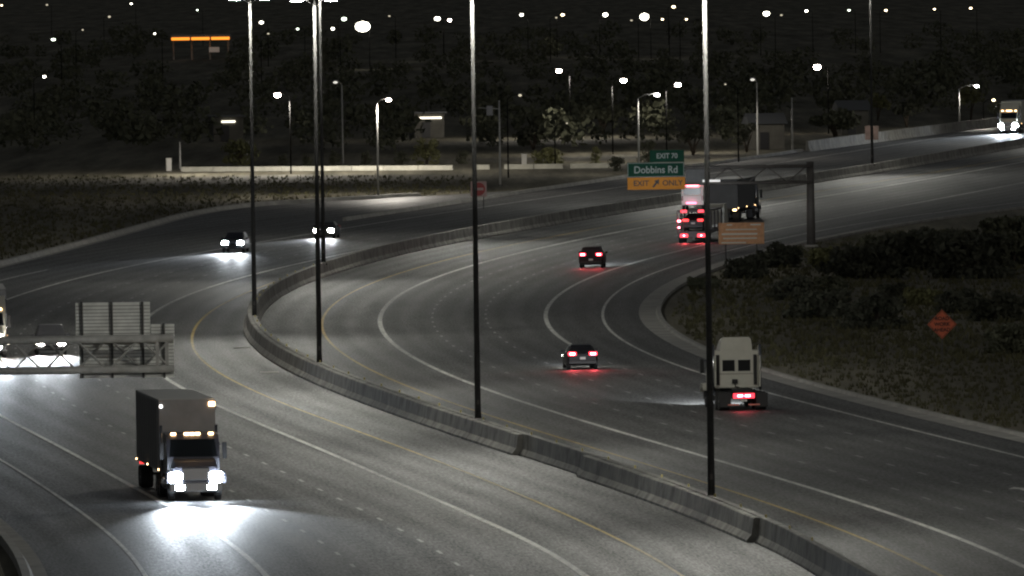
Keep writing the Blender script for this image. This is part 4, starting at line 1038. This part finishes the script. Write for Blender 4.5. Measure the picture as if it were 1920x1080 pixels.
def leaf_mesh(name, w, d, h, z0, n, leaf, mat, clumps=14, seed=0, low=False):
    g = np.random.default_rng(seed)
    cs = g.normal(size=(clumps, 3)); cs /= np.linalg.norm(cs, axis=1)[:, None]; cs *= g.uniform(.35, .85, clumps)[:, None]
    cs[:, 2] = np.abs(cs[:, 2])*1.1 - .25
    if low: cs[:, 2] = g.uniform(-1, .55, clumps) - .25*np.hypot(cs[:, 0], cs[:, 1])
    rad = g.uniform(.22, .42, clumps)
    k = g.integers(0, clumps, n)
    q = g.normal(size=(n, 3)); q /= np.linalg.norm(q, axis=1)[:, None]; q *= (g.uniform(.3, 1, n)**.5)[:, None]*rad[k][:, None]
    P_ = cs[k] + q
    P_ = P_*np.array([w/2, d/2, h/2]) + np.array([0, 0, z0 + h/2])
    P_[:, 2] = np.maximum(P_[:, 2], .05)
    a = g.normal(size=(n, 3)); a /= np.linalg.norm(a, axis=1)[:, None]
    b_ = g.normal(size=(n, 3)); b_ -= (b_*a).sum(1)[:, None]*a; b_ /= np.linalg.norm(b_, axis=1)[:, None]
    s_ = leaf*g.uniform(.6, 1.4, n)[:, None]
    v = np.stack([P_ - a*s_, P_ + b_*s_*.5, P_ + a*s_, P_ - b_*s_*.5], 1).reshape(-1, 3)
    me = bpy.data.meshes.new(name); me.from_pydata(v.tolist(), [], np.arange(4*n).reshape(-1, 4).tolist()); me.materials.append(mat); return me
def plant(name, cat, px, py, wpx, hpx, label, mat, group, trunk=.3, n=700, seed=0, leaf=None):
    p = G(px, py); s_ = F / p.y; w, h = wpx/s_, hpx/s_
    t = thing(name, label, cat, (p.x, p.y, -.05), 0, group)
    leaf = leaf or max(.09, w*.045)
    link('crown', leaf_mesh('crown', w, w, h*(1 - trunk*.6), h*trunk*.6, n, leaf, mat, 26 if trunk < .2 else 14, seed, trunk < .2), t)
    mb = MB(); g = random.Random(seed)
    for i in range(4):
        a = g.uniform(0, 6.28); r = w*.22
        mb.tube([(0, 0, 0), (math.cos(a)*r*.3, math.sin(a)*r*.3, h*.3), (math.cos(a)*r, math.sin(a)*r, h*.62)], [max(.05, w*.035), max(.04, w*.025), .02], 6)
    mb.build('trunk', bark, t, True)
    return t
TREES = [
 (452,309,80,58,'widest round pale bush on the far wall, left',fol_pale),(530,309,26,26,'small bush right of the widest round bush',fol_mid),(577,309,24,28,'small bush just left of the second light pole',fol_mid),
 (626,308,30,30,'small bush between the second light pole and the bent lamp post',fol_mid),(684,308,28,30,'small bush left of the pinkish lamp post',fol_mid),(754,307,34,30,'low bush right of the pinkish lamp post',fol_mid),
 (800,307,62,60,'second largest bush on the far wall, left of the centre pole',fol_pale),(866,306,32,32,'low bush touching the left side of the centre pole',fol_mid),(1028,306,66,36,'wide low bush right of the block post',fol_pale),
 (1117,306,26,40,'narrow bush left of the exit sign',fol_pale),(1216,306,44,52,'greenish bush behind the top of the exit sign',fol_mid),(1156,320,40,34,'dim bush beside the left edge of the exit sign',fol_dark),
 (1570,268,110,70,'broad bluish desert tree behind the parapet',fol_mid),(1646,226,52,58,'olive treetop lit above the small brown sign',fol_pale),(1560,230,60,70,'dim tree left of the olive treetop',fol_mid),
 (1820,228,58,78,'olive tree beside the bright lamp near the far truck',fol_pale),(1880,240,70,60,'dark tree behind the far truck',fol_mid),(1700,238,70,60,'dark tree behind the middle of the parapet',fol_dark),
 (1130,250,90,60,'dim tree left of the white-lamp post',fol_mid),(1000,280,80,50,'dim tree behind the block post',fol_dark),(1300,290,80,60,'dark tree behind the tall pole near the gantry',fol_dark),(1400,285,60,60,'dark tree behind the dim-headed lamp post',fol_dark),
]
for i, (px, py, w, h, lab, mat) in enumerate(TREES):
    plant('desert_tree', 'tree', px, py, w, h, lab, mat, 'trees and bushes beyond the freeway', .05 if py > 300 else .3, 900, 100 + i)
SHRUBS = [
 (1400,520,90,44,'dark shrub below the orange board'),(1470,500,80,50,'dark shrub at the foot of the gantry post'),(1545,500,70,40,'pale yellowish shrub right of the gantry post'),
 (1620,520,130,66,'large dark shrub in the middle of the slope'),(1720,505,150,80,'largest dark shrub on the slope'),(1820,520,150,90,'dark shrub spreading near the right edge'),(1900,500,110,70,'shrub cut by the right edge, upper'),
 (1480,560,90,46,'dark shrub left of the round shrub pair'),(1540,595,110,60,'dark shrub in the lower left of the scrub'),(1640,615,110,70,'round black-looking shrub left of the orange diamond sign'),
 (1735,570,70,36,'pale low shrub just above the orange diamond sign'),(1800,585,90,46,'dark shrub behind the orange diamond sign'),(1870,600,110,60,'dark shrub right of the orange diamond sign'),
 (1905,660,100,60,'shrub at the right edge below the diamond sign'),(1560,545,60,30,'small shrub in the gap of the scrub'),(1680,560,60,34,'small shrub above the round black-looking shrub'),
 (1780,470,110,50,'dark shrub next to the ramp shoulder'),(1880,450,120,50,'scrubby bush near the ramp at the right edge'),(1660,478,90,40,'shrub by the ramp shoulder above the largest shrub'),
 (1320,540,60,26,'low shrub behind the nearest light pole'),
]
for i, (px, py, w, h, lab) in enumerate(SHRUBS):
    mat = fol_pale if 'pale' in lab else (fol_dark if 'dark' in lab or 'black' in lab else fol_mid)
    plant('desert_shrub', 'shrub', px, py, w*1.25, h*1.1, lab, mat, 'desert shrubs on the slope', .05, 2200, 300 + i)
# the dark far-off wood beyond the lamps: one mass
def far_wood(n_trees, seed):
    g = np.random.default_rng(seed); V = []; 
    for i in range(n_trees):
        px, py = g.uniform(-80, 2000), g.uniform(70, 285)
        if px > 1450 and py > 215: continue
        if any(abs(px - qx) < 40 and qy - 10 < py < qy + 110 for qx, qy in ((428, 228), (805, 221), (376, 80), (1440, 240), (1603, 214))): continue
        p = G(px, py); h = g.uniform(2.2, 5.2); w = h*g.uniform(.9, 1.9); n = 110
        q = g.normal(size=(n, 3)); q /= np.linalg.norm(q, axis=1)[:, None]; q *= (g.uniform(.2, 1, n)**.5)[:, None]
        P_ = q*np.array([w/2, w/2, h/2]) + np.array([p.x, p.y, h*.55])
        a = g.normal(size=(n, 3)); a /= np.linalg.norm(a, axis=1)[:, None]; b_ = g.normal(size=(n, 3)); b_ /= np.linalg.norm(b_, axis=1)[:, None]
        s_ = (h*.09*g.uniform(.6, 1.5, n))[:, None]
        V.append(np.stack([P_ - a*s_, P_ + b_*s_, P_ + a*s_, P_ - b_*s_], 1).reshape(-1, 3))
    v = np.concatenate(V); me = bpy.data.meshes.new('far_wood'); me.from_pydata(v.tolist(), [], np.arange(len(v)).reshape(-1, 4).tolist()); me.materials.append(fol_mid)
    return tag(link('far_wood', me), 'dark far-off wood spread behind the street lamps', 'wood', kind='stuff')
far_wood(460, 21)
# low scrub and grass tufts: one mass each
def tufts(name, n, region, size, mat, seed):
    g = np.random.default_rng(seed); v = []; f = []
    k = 0
    while k < n:
        x, y = g.uniform(region[0], region[2]), g.uniform(region[1], region[3])
        p = G(x, y)
        if p.y > 1700: continue
        if cx(p.y) + O['gutter_l'](p.y) - 2.5 < p.x < cx(p.y) + O['gutter_r'](p.y) + 2.2: continue
        k += 1
        for j in range(4):
            a = g.uniform(0, 6.28); h = size*g.uniform(.5, 1.5); b0 = len(v); wd = size*.35
            ox_, oy_ = g.normal(0, size*.5), g.normal(0, size*.5)
            lean = g.normal(0, .35, 2)*h
            v += [(p.x+ox_-math.cos(a)*wd, p.y+oy_-math.sin(a)*wd, -.06), (p.x+ox_+math.cos(a)*wd, p.y+oy_+math.sin(a)*wd, -.06), (p.x+ox_+lean[0], p.y+oy_+lean[1], h)]
            f.append((b0, b0+1, b0+2))
    me = bpy.data.meshes.new(name); me.from_pydata(v, [], f); me.materials.append(mat); return tag(link(name, me), kind='stuff')
tag(tufts('scrub_grass', 4200, (1230, 430, 1960, 800), .15, fol_dry, 5), 'low dry scrub and grass tufts over the slope at the right', 'scrub')
tag(tufts('low_scrub', 1500, (1290, 455, 1960, 680), .28, fol_dry, 8), 'knee-high scrub filling the gaps between the shrubs on the slope', 'scrub')
tag(tufts('scrub_grass', 3000, (-60, 330, 900, 500), .2, fol_dry, 6), 'low dry scrub over the dark field at the left', 'scrub')
